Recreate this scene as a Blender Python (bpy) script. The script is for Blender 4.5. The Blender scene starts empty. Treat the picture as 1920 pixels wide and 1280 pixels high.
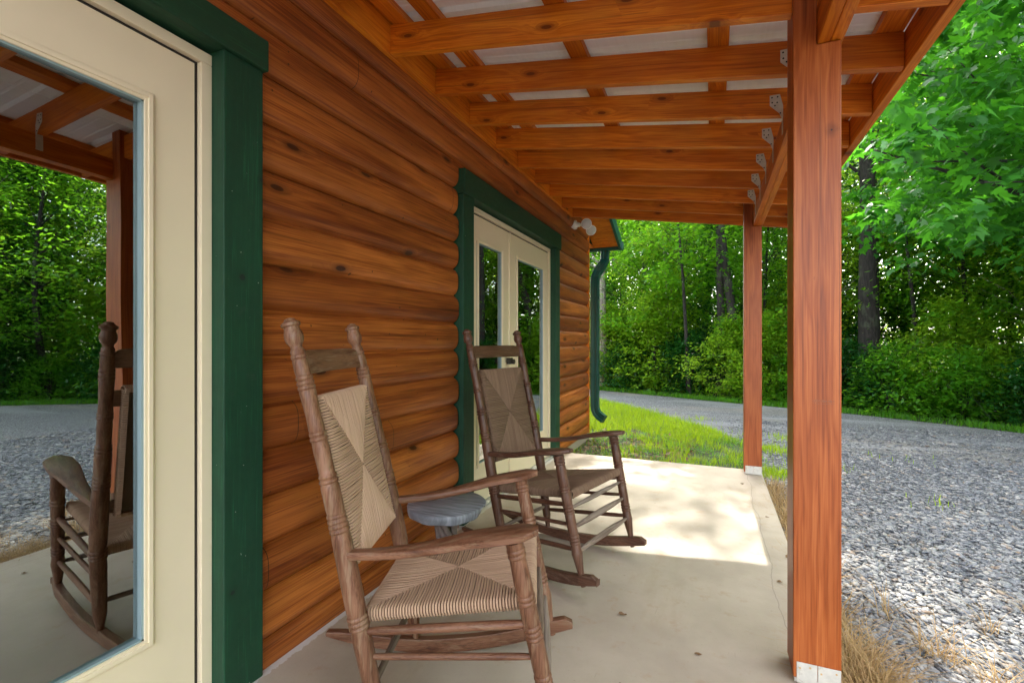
import bpy, math, random
import numpy as np
from mathutils import Vector, Matrix
R = math.radians
rng = np.random.default_rng(7)
random.seed(7)
scene = bpy.context.scene
COL = scene.collection

# ------------------------------------------------------------------ camera, sky, sun, exposure
cam_d = bpy.data.cameras.new('camera')
cam = bpy.data.objects.new('camera', cam_d)
COL.objects.link(cam)
scene.camera = cam
cam_d.sensor_width = 36.0
cam_d.lens = 895.57 / 1920 * 36
cam_d.shift_y = -0.0006
cam_d.shift_x = -0.0006
cam_d.clip_start = 0.05
cam_d.clip_end = 600
cam.location = (0, 0, 1.1638)
cam.rotation_euler = (R(90), 0, 0.3966)

SUN_EL = 43.6
world = bpy.data.worlds.new('World')
scene.world = world
world.use_nodes = True
wn = world.node_tree.nodes
wl = world.node_tree.links
bg = wn['Background']
sky = wn.new('ShaderNodeTexSky')
sky.sky_type = 'NISHITA'
sky.sun_disc = False
sky.sun_elevation = R(SUN_EL)
sky.sun_rotation = R(0)
sky.air_density = 1.0
sky.dust_density = 3.0
hs = wn.new('ShaderNodeHueSaturation')
hs.inputs['Saturation'].default_value = 0.35
wl.new(sky.outputs[0], hs.inputs['Color'])
wl.new(hs.outputs[0], bg.inputs['Color'])
bg.inputs['Strength'].default_value = 0.15
sun_d = bpy.data.lights.new('sun', 'SUN')
sun_d.energy = 2.0
sun_d.angle = R(0.5)
sun_d.color = (1.0, 0.93, 0.82)
sun = bpy.data.objects.new('sun', sun_d)
COL.objects.link(sun)
sun.rotation_euler = (R(-(90 - SUN_EL)), 0, R(0.3))
sun.location = (0, 20, 20)
scene.view_settings.view_transform = 'Standard'
scene.view_settings.look = 'None'
scene.view_settings.gamma = 1.0
scene.view_settings.exposure = 3.42
scene.render.engine = 'CYCLES'
cy = scene.cycles
cy.max_bounces = 10
cy.diffuse_bounces = 5
cy.glossy_bounces = 5
cy.transparent_max_bounces = 12
cy.transmission_bounces = 5
cy.caustics_reflective = False
cy.caustics_refractive = False
cy.use_denoising = True


# ------------------------------------------------------------------ node helpers
class NT:
    def __init__(s, name):
        s.m = bpy.data.materials.new(name)
        s.m.use_nodes = True
        s.t = s.m.node_tree
        s.b = s.t.nodes['Principled BSDF']
        s.out = s.t.nodes['Material Output']

    def n(s, typ, **kw):
        nd = s.t.nodes.new('ShaderNode' + typ)
        for k, v in kw.items():
            setattr(nd, k, v)
        return nd

    def put(s, sock, v):
        if v is None:
            return
        if hasattr(v, 'default_value') or hasattr(v, 'links'):
            s.t.links.new(v, sock)
        else:
            sock.default_value = v

    def math(s, op, a, b=0.0, c=None, clamp=False):
        nd = s.n('Math', operation=op)
        nd.use_clamp = clamp
        s.put(nd.inputs[0], a); s.put(nd.inputs[1], b)
        if c is not None:
            s.put(nd.inputs[2], c)
        return nd.outputs[0]

    def noise(s, vec, scale, detail=3.0, rough=0.55, dist=0.0):
        nd = s.n('TexNoise')
        if vec is not None:
            s.put(nd.inputs['Vector'], vec)
        nd.inputs['Scale'].default_value = scale
        nd.inputs['Detail'].default_value = detail
        nd.inputs['Roughness'].default_value = rough
        nd.inputs['Distortion'].default_value = dist
        return nd.outputs['Fac']

    def vmap(s, vec, scale=(1, 1, 1), loc=(0, 0, 0)):
        nd = s.n('Mapping')
        s.put(nd.inputs['Vector'], vec)
        nd.inputs['Scale'].default_value = scale
        s.put(nd.inputs['Location'], loc)
        return nd.outputs[0]

    def ramp(s, fac, stops, interp='LINEAR'):
        nd = s.n('ValToRGB')
        s.put(nd.inputs[0], fac)
        cr = nd.color_ramp
        cr.interpolation = interp
        while len(cr.elements) < len(stops):
            cr.elements.new(0.5)
        for e, (p, c) in zip(cr.elements, stops):
            e.position = p
            e.color = (c[0], c[1], c[2], 1) if not isinstance(c, (int, float)) else (c, c, c, 1)
        return nd.outputs[0]

    def mixc(s, fac, a, b, blend='MIX'):
        nd = s.n('Mix', data_type='RGBA', blend_type=blend)
        s.put(nd.inputs[0], fac)
        for i, v in ((6, a), (7, b)):
            if isinstance(v, (tuple, list)) and len(v) == 3:
                v = (*v, 1)
            s.put(nd.inputs[i], v)
        return nd.outputs[2]

    def maprange(s, v, a, b, c, d, smooth=True):
        nd = s.n('MapRange', interpolation_type='SMOOTHSTEP' if smooth else 'LINEAR')
        s.put(nd.inputs[0], v)
        for i, q in enumerate((a, b, c, d)):
            nd.inputs[i + 1].default_value = q
        return nd.outputs[0]

    def bump(s, h, strength=0.3, dist=0.01, normal=None):
        nd = s.n('Bump')
        nd.inputs['Strength'].default_value = strength
        nd.inputs['Distance'].default_value = dist
        s.put(nd.inputs['Height'], h)
        if normal is not None:
            s.put(nd.inputs['Normal'], normal)
        return nd.outputs[0]

    def obj(s):
        return s.n('TexCoord').outputs['Object']

    def set(s, col=None, rough=None, normal=None, spec=None, metal=None, coat=None):
        b = s.b.inputs
        if col is not None:
            s.put(b['Base Color'], (*col, 1) if isinstance(col, (tuple, list)) and len(col) == 3 else col)
        s.put(b['Roughness'], rough)
        s.put(b['Normal'], normal)
        s.put(b['Specular IOR Level'], spec)
        s.put(b['Metallic'], metal)
        if coat is not None:
            s.put(b['Coat Weight'], coat)
            b['Coat Roughness'].default_value = 0.25
        return s.m


def wood(name, dark, mid, light, axis='x', gscale=1.0, rough=0.45, spec=0.35, knots=0.5, course=False, coat=None,
         blotch=0.35, spots=(), grey=None, bumpd=0.002, bumps=0.35, randomise=True, contrast=1.15, ringw=0.26, streak=0.45, fine=0.44, shear=0.0):
    """Sawn or turned timber: long grain along one axis, growth-ring waves, knots."""
    t = NT(name)
    co = t.obj()
    sep = t.n('SeparateXYZ'); t.put(sep.inputs[0], co)
    X, Y, Z = sep.outputs
    along, p, q = {'x': (X, Y, Z), 'y': (Y, X, Z), 'z': (Z, X, Y)}[axis]
    if shear:
        q = t.math('ADD', Z, t.math('MULTIPLY', X, shear))
    rnd = None
    if randomise:
        oi = t.n('ObjectInfo')
        rnd = oi.outputs['Random']
        along = t.math('ADD', along, t.math('MULTIPLY', rnd, 37.0))
    if course:
        idx = t.math('FLOOR', t.math('DIVIDE', t.math('SUBTRACT', Z, 0.085), 0.17))
        wnz = t.n('TexWhiteNoise', noise_dimensions='1D')
        t.put(wnz.inputs['W'], t.math('ADD', idx, 11.3))
        crnd = wnz.outputs['Value']
        along = t.math('ADD', along, t.math('MULTIPLY', crnd, 53.0))
    cmb = t.n('CombineXYZ')
    t.put(cmb.inputs[0], along); t.put(cmb.inputs[1], p); t.put(cmb.inputs[2], q)
    v = cmb.outputs[0]
    # knots
    ck = t.n('CombineXYZ')
    t.put(ck.inputs[0], along); t.put(ck.inputs[1], p if axis == 'z' else q)
    vk = t.vmap(ck.outputs[0], (2.9 * gscale, 8.0 * gscale, 1.0))
    vor = t.n('TexVoronoi', feature='F1', voronoi_dimensions='2D')
    vor.inputs['Scale'].default_value = 1.0
    vor.inputs['Randomness'].default_value = 0.9
    t.put(vor.inputs['Vector'], vk)
    d = vor.outputs['Distance']
    sepc = t.n('SeparateColor'); t.put(sepc.inputs[0], vor.outputs['Color'])
    sel = t.math('LESS_THAN', sepc.outputs[0], knots)
    near = t.math('MULTIPLY', t.math('POWER', 2.718, t.math('MULTIPLY', d, -7.0)), sel)
    # grain
    warp = t.noise(t.vmap(v, (0.9 * gscale, 5 * gscale, 5 * gscale)), 1.0, 3, 0.5)
    vg = t.vmap(v, (1.1 * gscale, 20 * gscale, 20 * gscale))
    addv = t.n('VectorMath', operation='ADD')
    off = t.n('CombineXYZ')
    o1 = t.math('ADD', t.math('MULTIPLY', near, 2.0), t.math('MULTIPLY', warp, 2.2))
    t.put(off.inputs[1], o1); t.put(off.inputs[2], o1)
    t.put(addv.inputs[0], vg); t.put(addv.inputs[1], off.outputs[0])
    g1 = t.noise(addv.outputs[0], 1.0, 3, 0.5)
    vf = t.vmap(v, (3.5 * gscale, 230 * gscale, 230 * gscale))
    g2 = t.noise(vf, 1.0, 3, 0.65)
    ring = t.math('ABSOLUTE', t.math('SUBTRACT', t.math('FRACT', t.math('MULTIPLY', g1, 7.0)), 0.5))
    g = t.math('ADD', t.math('MULTIPLY', ring, ringw), t.math('MULTIPLY', g1, 0.70 - ringw))
    g = t.math('ADD', t.math('MULTIPLY', g, 1.4 - fine * 1.0), t.math('MULTIPLY', g2, fine))
    c = t.ramp(g, [(0.45 - 0.22 / contrast, dark), (0.45, mid), (0.45 + 0.22 / contrast, light)])
    stk = t.noise(t.vmap(v, (0.9 * gscale, 85 * gscale, 85 * gscale), (3.3, 1.7, 0.4)), 1.0, 2, 0.5)
    c = t.mixc(t.maprange(stk, 0.62, 0.70, 0.0, streak), c, tuple(k * 0.55 for k in dark))
    c = t.mixc(t.maprange(stk, 0.30, 0.38, streak * 0.5, 0.0), c, light)
    bl = t.noise(t.vmap(v, (1.3, 4, 4)), 1.0, 3, 0.6)
    c = t.mixc(t.maprange(bl, 0.38, 0.62, blotch, 0.0), c, tuple(k * 0.42 for k in mid), 'MIX')
    if grey is not None:
        gf = t.noise(t.vmap(v, (6, 60, 60)), 1.0, 3, 0.7)
        c = t.mixc(t.maprange(gf, 0.5, 0.68, 0.0, 0.65), c, grey)
    if course:
        c = t.mixc(t.math('MULTIPLY', crnd, 0.85), c, t.mixc(1.0, c, (0.56, 0.47, 0.42), 'MULTIPLY'))
    if course:
        jt = t.math('MULTIPLY', t.math('ABSOLUTE', t.math('SUBTRACT', t.math('FRACT', t.math('ADD', t.math('DIVIDE', Y, 5.2), t.math('MULTIPLY', crnd, 7.0))), 0.5)), 5.2)
        c = t.mixc(t.math('MULTIPLY', t.math('LESS_THAN', jt, 0.0016), 0.85), c, (0.02, 0.010, 0.004))
        nh = t.noise(t.vmap(co, (0, 38, 38)), 1.0, 0)
        c = t.mixc(t.maprange(nh, 0.845, 0.86, 0, 0.7), c, (0.02, 0.012, 0.006))
    if rnd is not None:
        c = t.mixc(t.math('MULTIPLY', rnd, 0.8), c, t.mixc(1.0, c, (0.72, 0.60, 0.50), 'MULTIPLY'))
    core = t.maprange(d, 0.055, 0.078, 1.0, 0.0)
    core = t.math('MULTIPLY', core, sel)
    c = t.mixc(t.math('MULTIPLY', core, 0.85), c, tuple(k * 0.25 for k in dark))
    halo = t.math('MULTIPLY', t.maprange(d, 0.07, 0.20, 0.5, 0.0), sel)
    c = t.mixc(halo, c, tuple(k * 0.6 for k in dark))
    h = t.math('ADD', t.math('MULTIPLY', g2, 0.6), t.math('MULTIPLY', ring, 0.4))
    for (sx, sy, sz, sr) in spots:          # single knots where the photograph has them
        dv = t.n('VectorMath', operation='DISTANCE')
        sc_ = t.n('VectorMath', operation='MULTIPLY'); t.put(sc_.inputs[0], co)
        sc_.inputs[1].default_value = (1, 1, 0.75) if axis == 'z' else (1, 1, 1)
        nz_ = t.math('MULTIPLY', t.noise(co, 60, 2), 0.012)
        t.put(dv.inputs[0], sc_.outputs[0])
        dv.inputs[1].default_value = (sx, sy, sz * (0.75 if axis == 'z' else 1))
        dd = t.math('ADD', dv.outputs['Value'], nz_)
        c = t.mixc(t.maprange(dd, sr * 0.9, sr * 3.0, 0.55, 0.0), c, tuple(k * 0.55 for k in dark))
        c = t.mixc(t.maprange(dd, sr * 0.7, sr * 1.05, 0.95, 0.0), c, (0.02, 0.012, 0.008))
    return t.set(col=c, rough=t.math('ADD', rough, t.math('MULTIPLY', g2, 0.15)), spec=spec, normal=t.bump(h, bumps, bumpd), coat=coat)


def painted(name, col, rough=0.4, var=0.15, nscale=8.0, grain=None, bumpd=0.001, dirt=None, spots=()):
    t = NT(name)
    co = t.obj()
    n1 = t.noise(co, nscale, 4, 0.6)
    c = t.mixc(t.maprange(n1, 0.3, 0.7, var, 0.0), col, tuple(k * 0.6 for k in col))
    nr = t.noise(co, 40, 3)
    h = nr
    if grain:
        g = t.noise(t.vmap(co, grain), 1.0, 4, 0.65)
        c = t.mixc(t.maprange(g, 0.35, 0.65, 0.35, 0.0), c, tuple(k * 0.55 for k in col))
        h = g
    if dirt:
        dn = t.noise(co, 22, 4, 0.7)
        c = t.mixc(t.maprange(dn, 0.6, 0.72, 0.0, 0.5), c, dirt)
    if spots:
        fleck = t.noise(co, 95, 1)
        c = t.mixc(t.maprange(fleck, 0.80, 0.82, 0, 0.8), c, (0.45, 0.45, 0.38))
        g4 = t.noise(t.vmap(co, (160, 160, 5) if grain[2] < 10 else (160, 5, 160)), 1.0, 3, 0.6)
        c = t.mixc(t.maprange(g4, 0.54, 0.7, 0, 0.55), c, tuple(k * 1.9 for k in col))
    for (sx, sy, sz, sr) in spots:
        dv = t.n('VectorMath', operation='DISTANCE')
        t.put(dv.inputs[0], co); dv.inputs[1].default_value = (sx, sy, sz)
        dd = t.math('ADD', dv.outputs['Value'], t.math('MULTIPLY', t.noise(co, 50, 2), 0.012))
        c = t.mixc(t.maprange(dd, sr * 0.9, sr * 2.6, 0.5, 0.0), c, tuple(k * 0.5 for k in col))
        c = t.mixc(t.maprange(dd, sr * 0.8, sr * 1.1, 0.9, 0.0), c, (0.006, 0.012, 0.008))
    return t.set(col=c, rough=t.math('ADD', rough, t.math('MULTIPLY', nr, 0.15)), normal=t.bump(h, 0.25, bumpd))


M = {}
O_D, O_M, O_L = (0.32, 0.055, 0.003), (0.66, 0.165, 0.007), (0.90, 0.31, 0.022)
M['rafter'] = wood('rafter_stain', O_D, O_M, O_L, 'x', rough=0.38, knots=0.24, shear=0.15)
M['ybeam'] = wood('beam_stain', O_D, O_M, O_L, 'y', rough=0.38, knots=0.2)
P_D, P_M, P_L = (0.16, 0.030, 0.006), (0.32, 0.072, 0.013), (0.46, 0.130, 0.032)
M['post'] = wood('post_stain', P_D, P_M, P_L, 'z', gscale=0.9, rough=0.34, knots=0.0, blotch=0.2, contrast=1.35, spots=[(0.366 - .3236, -0.07, 1.866, 0.011), (0.316 - .3236, -0.07, 1.377, 0.004)], randomise=False)
M['post_far'] = wood('far_post_stain', P_D, P_M, P_L, 'z', gscale=0.9, rough=0.34, knots=0.08, blotch=0.15)
M['log'] = wood('log_stain', (0.075, 0.014, 0.003), (0.27, 0.060, 0.009), (0.58, 0.180, 0.034), 'y', gscale=0.8, rough=0.42, spec=0.35, knots=0.22, course=True, randomise=False, bumpd=0.002, bumps=0.25, blotch=0.30, contrast=1.1, ringw=0.10, streak=0.4, fine=0.62)
M['cream'] = painted('cream_paint', (0.83, 0.70, 0.50), 0.32, 0.06, 5)
M['green_z'] = painted('green_stain', (0.004, 0.052, 0.021), 0.6, 0.5, 6, grain=(70, 70, 3), dirt=(0.02, 0.05, 0.03), bumpd=0.003, spots=[(0.06, 1.117 - 2, 1.374, 0.017), (0.06, 1.083 - 2, 0.346, 0.014), (0.06, 1.19 - 2, 1.72, 0.012), (0.06, 4.60 - 2, 1.3, 0.012)])
M['green_y'] = painted('green_stain_header', (0.004, 0.048, 0.017), 0.6, 0.5, 6, grain=(70, 3, 70), dirt=(0.02, 0.05, 0.03), bumpd=0.003, spots=[(0.06, 0.8 - 2, 2.16, 0.010)])
M['green_metal'] = painted('green_metal', (0.003, 0.062, 0.045), 0.25, 0.2, 10)
M['galv'] = painted('galvanised', (0.62, 0.59, 0.52), 0.4, 0.4, 30, dirt=(0.3, 0.25, 0.18))
M['galv'].node_tree.nodes['Principled BSDF'].inputs['Metallic'].default_value = 0.1
M['hole'] = painted('dark_hole', (0.02, 0.015, 0.012), 0.8)
M['screw'] = painted('brass_screw', (0.55, 0.36, 0.16), 0.4)
M['rubber'] = painted('weatherstrip', (0.025, 0.018, 0.014), 0.6)
M['caulk'] = painted('caulk', (0.62, 0.52, 0.42), 0.6, 0.5, 30)
M['white_plastic'] = painted('white_plastic', (0.80, 0.78, 0.72), 0.3, 0.1)
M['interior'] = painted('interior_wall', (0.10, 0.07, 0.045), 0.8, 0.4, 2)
M['spacer'] = painted('glazing_spacer', (0.30, 0.40, 0.42), 0.3)
CH = dict(dark=(0.045, 0.016, 0.007), mid=(0.14, 0.055, 0.027), light=(0.29, 0.145, 0.085))
M['chair_z'] = wood('chair_wood', CH['dark'], CH['mid'], CH['light'], 'z', gscale=1.6, rough=0.36, knots=0.0, grey=(0.30, 0.20, 0.125), bumpd=0.0015, bumps=0.6, ringw=0.10, contrast=1.3)
M['chair_x'] = wood('chair_wood_long', CH['dark'], CH['mid'], CH['light'], 'x', gscale=1.6, rough=0.36, knots=0.0, grey=(0.27, 0.18, 0.115), bumpd=0.0015, bumps=0.6, ringw=0.10, contrast=1.3)
M['chair_y'] = wood('chair_wood_cross', CH['dark'], CH['mid'], CH['light'], 'y', gscale=1.6, rough=0.42, knots=0.0, grey=(0.32, 0.22, 0.16), bumpd=0.0015, bumps=0.5, ringw=0.10, contrast=1.3)
M['spindle'] = wood('weathered_spindle', (0.10, 0.07, 0.05), (0.23, 0.17, 0.13), (0.38, 0.31, 0.25), 'y', gscale=1.6, rough=0.7, knots=0.0, bumpd=0.0015)
D2 = dict(dark=(0.030, 0.012, 0.007), mid=(0.085, 0.036, 0.020), light=(0.17, 0.082, 0.05))
for ax in 'xyz':
    M['dark_' + ax] = wood('dark_chair_wood_' + ax, D2['dark'], D2['mid'], D2['light'], ax, gscale=1.6, rough=0.36, knots=0.0, grey=(0.18, 0.115, 0.08), bumpd=0.0015, bumps=0.6, ringw=0.10, contrast=1.3)


def cord_mat(name, a, b):
    t = NT(name)
    gi = t.n('NewGeometry')
    co = t.obj()
    f = t.math('ADD', t.math('MULTIPLY', gi.outputs['Random Per Island'], 0.6), t.math('MULTIPLY', t.noise(co, 9, 3), 0.4))
    c = t.mixc(f, a, b)
    return t.set(col=c, rough=0.75, normal=t.bump(t.noise(co, 700, 2), 0.5, 0.0008), spec=0.25)


M['cord_tan'] = cord_mat('paper_cord', (0.33, 0.20, 0.125), (0.56, 0.37, 0.245))
M['cord_pale'] = cord_mat('pale_paper_cord', (0.52, 0.32, 0.215), (0.68, 0.455, 0.325))
M['cord_core'] = cord_mat('shadowed_core', (0.12, 0.075, 0.05), (0.16, 0.10, 0.065))  # backing colour darkened to stand in for shade between the cords
M['cord_brown'] = cord_mat('brown_paper_cord', (0.13, 0.075, 0.045), (0.26, 0.16, 0.10))
M['stick'] = painted('grey_branch', (0.22, 0.17, 0.15), 0.8, 0.6, 25, grain=(90, 90, 6))


def mk_tabletop():
    t = NT('blue_grey_slab')
    co = t.obj()
    n = t.noise(t.vmap(co, (7, 60, 7)), 1.0, 4, 0.6)
    c = t.ramp(n, [(0.32, (0.12, 0.126, 0.145)), (0.5, (0.20, 0.21, 0.235)), (0.68, (0.32, 0.33, 0.36))])
    return t.set(col=c, rough=0.45, normal=t.bump(n, 0.4, 0.003))


M['tabletop'] = mk_tabletop()


def sx_0(t, co):
    sp_ = t.n('SeparateXYZ'); t.put(sp_.inputs[0], co)
    return sp_.outputs[0]


def mk_concrete():
    t = NT('concrete')
    co = t.obj()
    n1 = t.noise(co, 1.6, 5, 0.6)
    n2 = t.noise(co, 9, 5, 0.65)
    n3 = t.noise(co, 120, 3, 0.6)
    c = t.mixc(t.maprange(n1, 0.35, 0.65, 0, 1), (0.40, 0.325, 0.245), (0.50, 0.415, 0.315))
    c = t.mixc(t.maprange(n2, 0.56, 0.72, 0, 0.55), c, (0.40, 0.27, 0.16))
    c = t.mixc(t.maprange(n3, 0.62, 0.75, 0, 0.35), c, (0.25, 0.2, 0.15))
    sx = t.n('SeparateXYZ'); t.put(sx.inputs[0], co)
    n4 = t.noise(co, 28, 5, 0.7)
    c = t.mixc(t.maprange(n4, 0.66, 0.74, 0, 0.5), c, (0.16, 0.11, 0.07))
    sc1 = t.noise(t.vmap(co, (60, 5, 1), (1, 9, 0)), 1.0, 3, 0.7)
    c = t.mixc(t.maprange(sc1, 0.66, 0.74, 0, 0.22), c, (0.22, 0.18, 0.14))
    n6 = t.noise(co, 210, 1)
    c = t.mixc(t.maprange(n6, 0.76, 0.80, 0, 0.6), c, (0.14, 0.10, 0.07))
    n5 = t.noise(t.vmap(co, (2.6, 0.9, 1), (4, 2, 0)), 1.0, 5, 0.65)
    c = t.mixc(t.maprange(n5, 0.55, 0.7, 0, 0.4), c, (0.36, 0.25, 0.15))
    pw = t.math('MULTIPLY', t.math('LESS_THAN', t.math('ADD', sx_0(t, co), t.math('MULTIPLY', t.noise(co, 35, 4, 0.7), 0.05)), -1.412), 0.75)
    c = t.mixc(pw, c, (0.66, 0.64, 0.60))
    # hairline crack that wanders along the slab's outer side
    wob = t.math('MULTIPLY', t.math('SUBTRACT', t.noise(t.vmap(co, (0, 2.2, 0)), 1.0, 4), 0.5), 0.10)
    dx = t.math('ABSOLUTE', t.math('SUBTRACT', sx.outputs[0], t.math('ADD', wob, 0.275)))
    c = t.mixc(t.maprange(dx, 0.0006, 0.0025, 0.6, 0), c, (0.16, 0.13, 0.1))
    return t.set(col=c, rough=t.math('ADD', 0.42, t.math('MULTIPLY', n2, 0.3)), normal=t.bump(t.math('ADD', n3, n2), 0.18, 0.004))


M['concrete'] = mk_concrete()


def mk_gravel():
    t = NT('crushed_gravel')
    co = t.obj()
    v1 = t.n('TexVoronoi'); v1.inputs['Scale'].default_value = 85; t.put(v1.inputs['Vector'], co)
    v2 = t.n('TexVoronoi'); v2.inputs['Scale'].default_value = 150; t.put(v2.inputs['Vector'], co)
    sc = t.n('SeparateColor'); t.put(sc.inputs[0], v1.outputs['Color'])
    c = t.ramp(sc.outputs[0], [(0.0, (0.05, 0.055, 0.063)), (0.4, (0.20, 0.207, 0.222)), (0.75, (0.34, 0.345, 0.355)), (1.0, (0.46, 0.435, 0.40))])
    c = t.mixc(t.maprange(v1.outputs['Distance'], 0.35, 0.65, 0, 0.7), c, (0.05, 0.045, 0.04))
    b = t.noise(t.vmap(co, (0.35, 0.8, 1)), 1.0, 5, 0.65)
    c = t.mixc(t.maprange(b, 0.48, 0.66, 0, 0.5), c, (0.33, 0.28, 0.225))
    b2 = t.noise(t.vmap(co, (0.22, 1.1, 1), (5, 1, 0)), 1.0, 4, 0.6)
    c = t.mixc(t.maprange(b2, 0.5, 0.62, 0, 0.55), c, (0.33, 0.33, 0.335))
    h = t.math('ADD', v1.outputs['Distance'], t.math('MULTIPLY', v2.outputs['Distance'], 0.4))
    return t.set(col=c, rough=0.75, normal=t.bump(h, 0.9, -0.02))


M['gravel'] = mk_gravel()


def mk_stone():
    t = NT('shale_chips')
    gi = t.n('NewGeometry')
    c = t.ramp(gi.outputs['Random Per Island'], [(0.0, (0.028, 0.032, 0.040)), (0.35, (0.085, 0.092, 0.108)), (0.7, (0.17, 0.175, 0.185)), (0.92, (0.29, 0.28, 0.262)), (1.0, (0.22, 0.145, 0.09))])
    n = t.noise(t.obj(), 90, 3)
    c = t.mixc(t.maprange(n, 0.45, 0.7, 0, 0.4), c, (0.40, 0.38, 0.36))
    return t.set(col=c, rough=0.55, normal=t.bump(n, 0.4, 0.003))


M['stone'] = mk_stone()


def mk_soil():
    t = NT('forest_floor')
    co = t.obj()
    n = t.noise(co, 3, 6, 0.7)
    n2 = t.noise(co, 40, 4, 0.7)
    c = t.ramp(n, [(0.3, (0.035, 0.04, 0.012)), (0.5, (0.05, 0.085, 0.018)), (0.7, (0.09, 0.065, 0.035))])
    c = t.mixc(t.maprange(n2, 0.5, 0.7, 0, 0.7), c, (0.14, 0.10, 0.06))
    return t.set(col=c, rough=0.9, normal=t.bump(n2, 0.8, 0.03))


M['soil'] = mk_soil()


def mk_leaf(name, dark, light, trans, tw=0.45, rough=0.42, hue=0.0):
    t = NT(name)
    gi = t.n('NewGeometry')
    r = gi.outputs['Random Per Island']
    co = t.obj()
    f = t.math('ADD', t.math('MULTIPLY', r, 0.6), t.math('MULTIPLY', t.maprange(t.noise(co, 0.9, 3), 0.3, 0.7, 0, 1), 0.4))
    c = t.mixc(f, dark, light)
    t.set(col=c, rough=rough, spec=0.3)
    tr = t.n('BsdfTranslucent')
    t.put(tr.inputs['Color'], t.mixc(f, tuple(k * 0.7 for k in trans), trans))
    mx = t.n('MixShader')
    mx.inputs[0].default_value = tw
    t.t.links.new(t.b.outputs[0], mx.inputs[1])
    t.t.links.new(tr.outputs[0], mx.inputs[2])
    t.t.links.new(mx.outputs[0], t.out.inputs[0])
    return t.m


M['maple'] = mk_leaf('maple_leaf', (0.006, 0.060, 0.007), (0.036, 0.16, 0.014), (0.14, 0.52, 0.02), 0.38, 0.5)
M['leaf_a'] = mk_leaf('woodland_leaf', (0.014, 0.078, 0.005), (0.065, 0.19, 0.012), (0.34, 0.74, 0.03), 0.5)
M['leaf_b'] = mk_leaf('yellow_green_leaf', (0.035, 0.12, 0.006), (0.13, 0.25, 0.016), (0.60, 0.88, 0.05), 0.55)
M['leaf_c'] = mk_leaf('deep_green_leaf', (0.004, 0.038, 0.006), (0.013, 0.08, 0.011), (0.07, 0.30, 0.02), 0.30)
M['grass'] = mk_leaf('lawn_grass', (0.09, 0.24, 0.008), (0.26, 0.42, 0.012), (0.60, 0.75, 0.02), 0.45, 0.5)
M['dry_grass'] = mk_leaf('dead_grass', (0.30, 0.18, 0.07), (0.56, 0.38, 0.17), (0.5, 0.33, 0.14), 0.25, 0.6)
M['litter'] = mk_leaf('fallen_leaves', (0.12, 0.06, 0.025), (0.34, 0.20, 0.10), (0.3, 0.16, 0.06), 0.2, 0.6)


def mk_bark(name, a, b):
    t = NT(name)
    co = t.obj()
    n = t.noise(t.vmap(co, (26, 26, 5)), 1.0, 5, 0.7, 0.5)
    n2 = t.noise(co, 3, 3)
    c = t.mixc(t.maprange(n, 0.35, 0.65, 0, 1), a, b)
    c = t.mixc(t.maprange(n2, 0.55, 0.7, 0, 0.4), c, (0.10, 0.13, 0.07))
    return t.set(col=c, rough=0.9, normal=t.bump(n, 0.9, 0.03))


M['bark'] = mk_bark('dark_bark', (0.008, 0.006, 0.005), (0.030, 0.024, 0.019))
M['bark_pale'] = mk_bark('pale_bark', (0.13, 0.11, 0.09), (0.30, 0.27, 0.23))


def mk_roof():
    t = NT('white_roof_metal')
    co = t.obj()
    n = t.noise(t.vmap(co, (40, 2, 2)), 1.0, 4)
    c = t.mixc(t.maprange(n, 0.4, 0.6, 0, 0.35), (0.94, 0.97, 1.0), (0.84, 0.87, 0.90))
    return t.set(col=c, rough=0.35)


M['roof'] = mk_roof()


def mk_glass():
    t = NT('door_glass')
    lw = t.n('LayerWeight'); lw.inputs['Blend'].default_value = 0.5
    fac = t.math('ADD', 0.32, t.math('MULTIPLY', lw.outputs['Fresnel'], 0.75), clamp=True)
    gl = t.n('BsdfGlossy'); gl.inputs['Roughness'].default_value = 0.0
    gl.inputs['Color'].default_value = (0.88, 0.95, 0.95, 1)
    wob = t.noise(t.vmap(t.obj(), (1, 1.4, 0.9)), 1.0, 1, 0.4)
    t.put(gl.inputs['Normal'], t.bump(wob, 0.10, 0.05))
    tp = t.n('BsdfTransparent'); tp.inputs['Color'].default_value = (0.55, 0.62, 0.60, 1)
    mx = t.n('MixShader')
    t.put(mx.inputs[0], fac)
    t.t.links.new(tp.outputs[0], mx.inputs[1])
    t.t.links.new(gl.outputs[0], mx.inputs[2])
    t.t.links.new(mx.outputs[0], t.out.inputs[0])
    return t.m


M['glass'] = mk_glass()


def mk_lens():
    t = NT('lamp_lens')
    t.set(col=(0.85, 0.84, 0.80), rough=0.08)
    t.b.inputs['Transmission Weight'].default_value = 0.4
    return t.m


M['lens'] = mk_lens()


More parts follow.
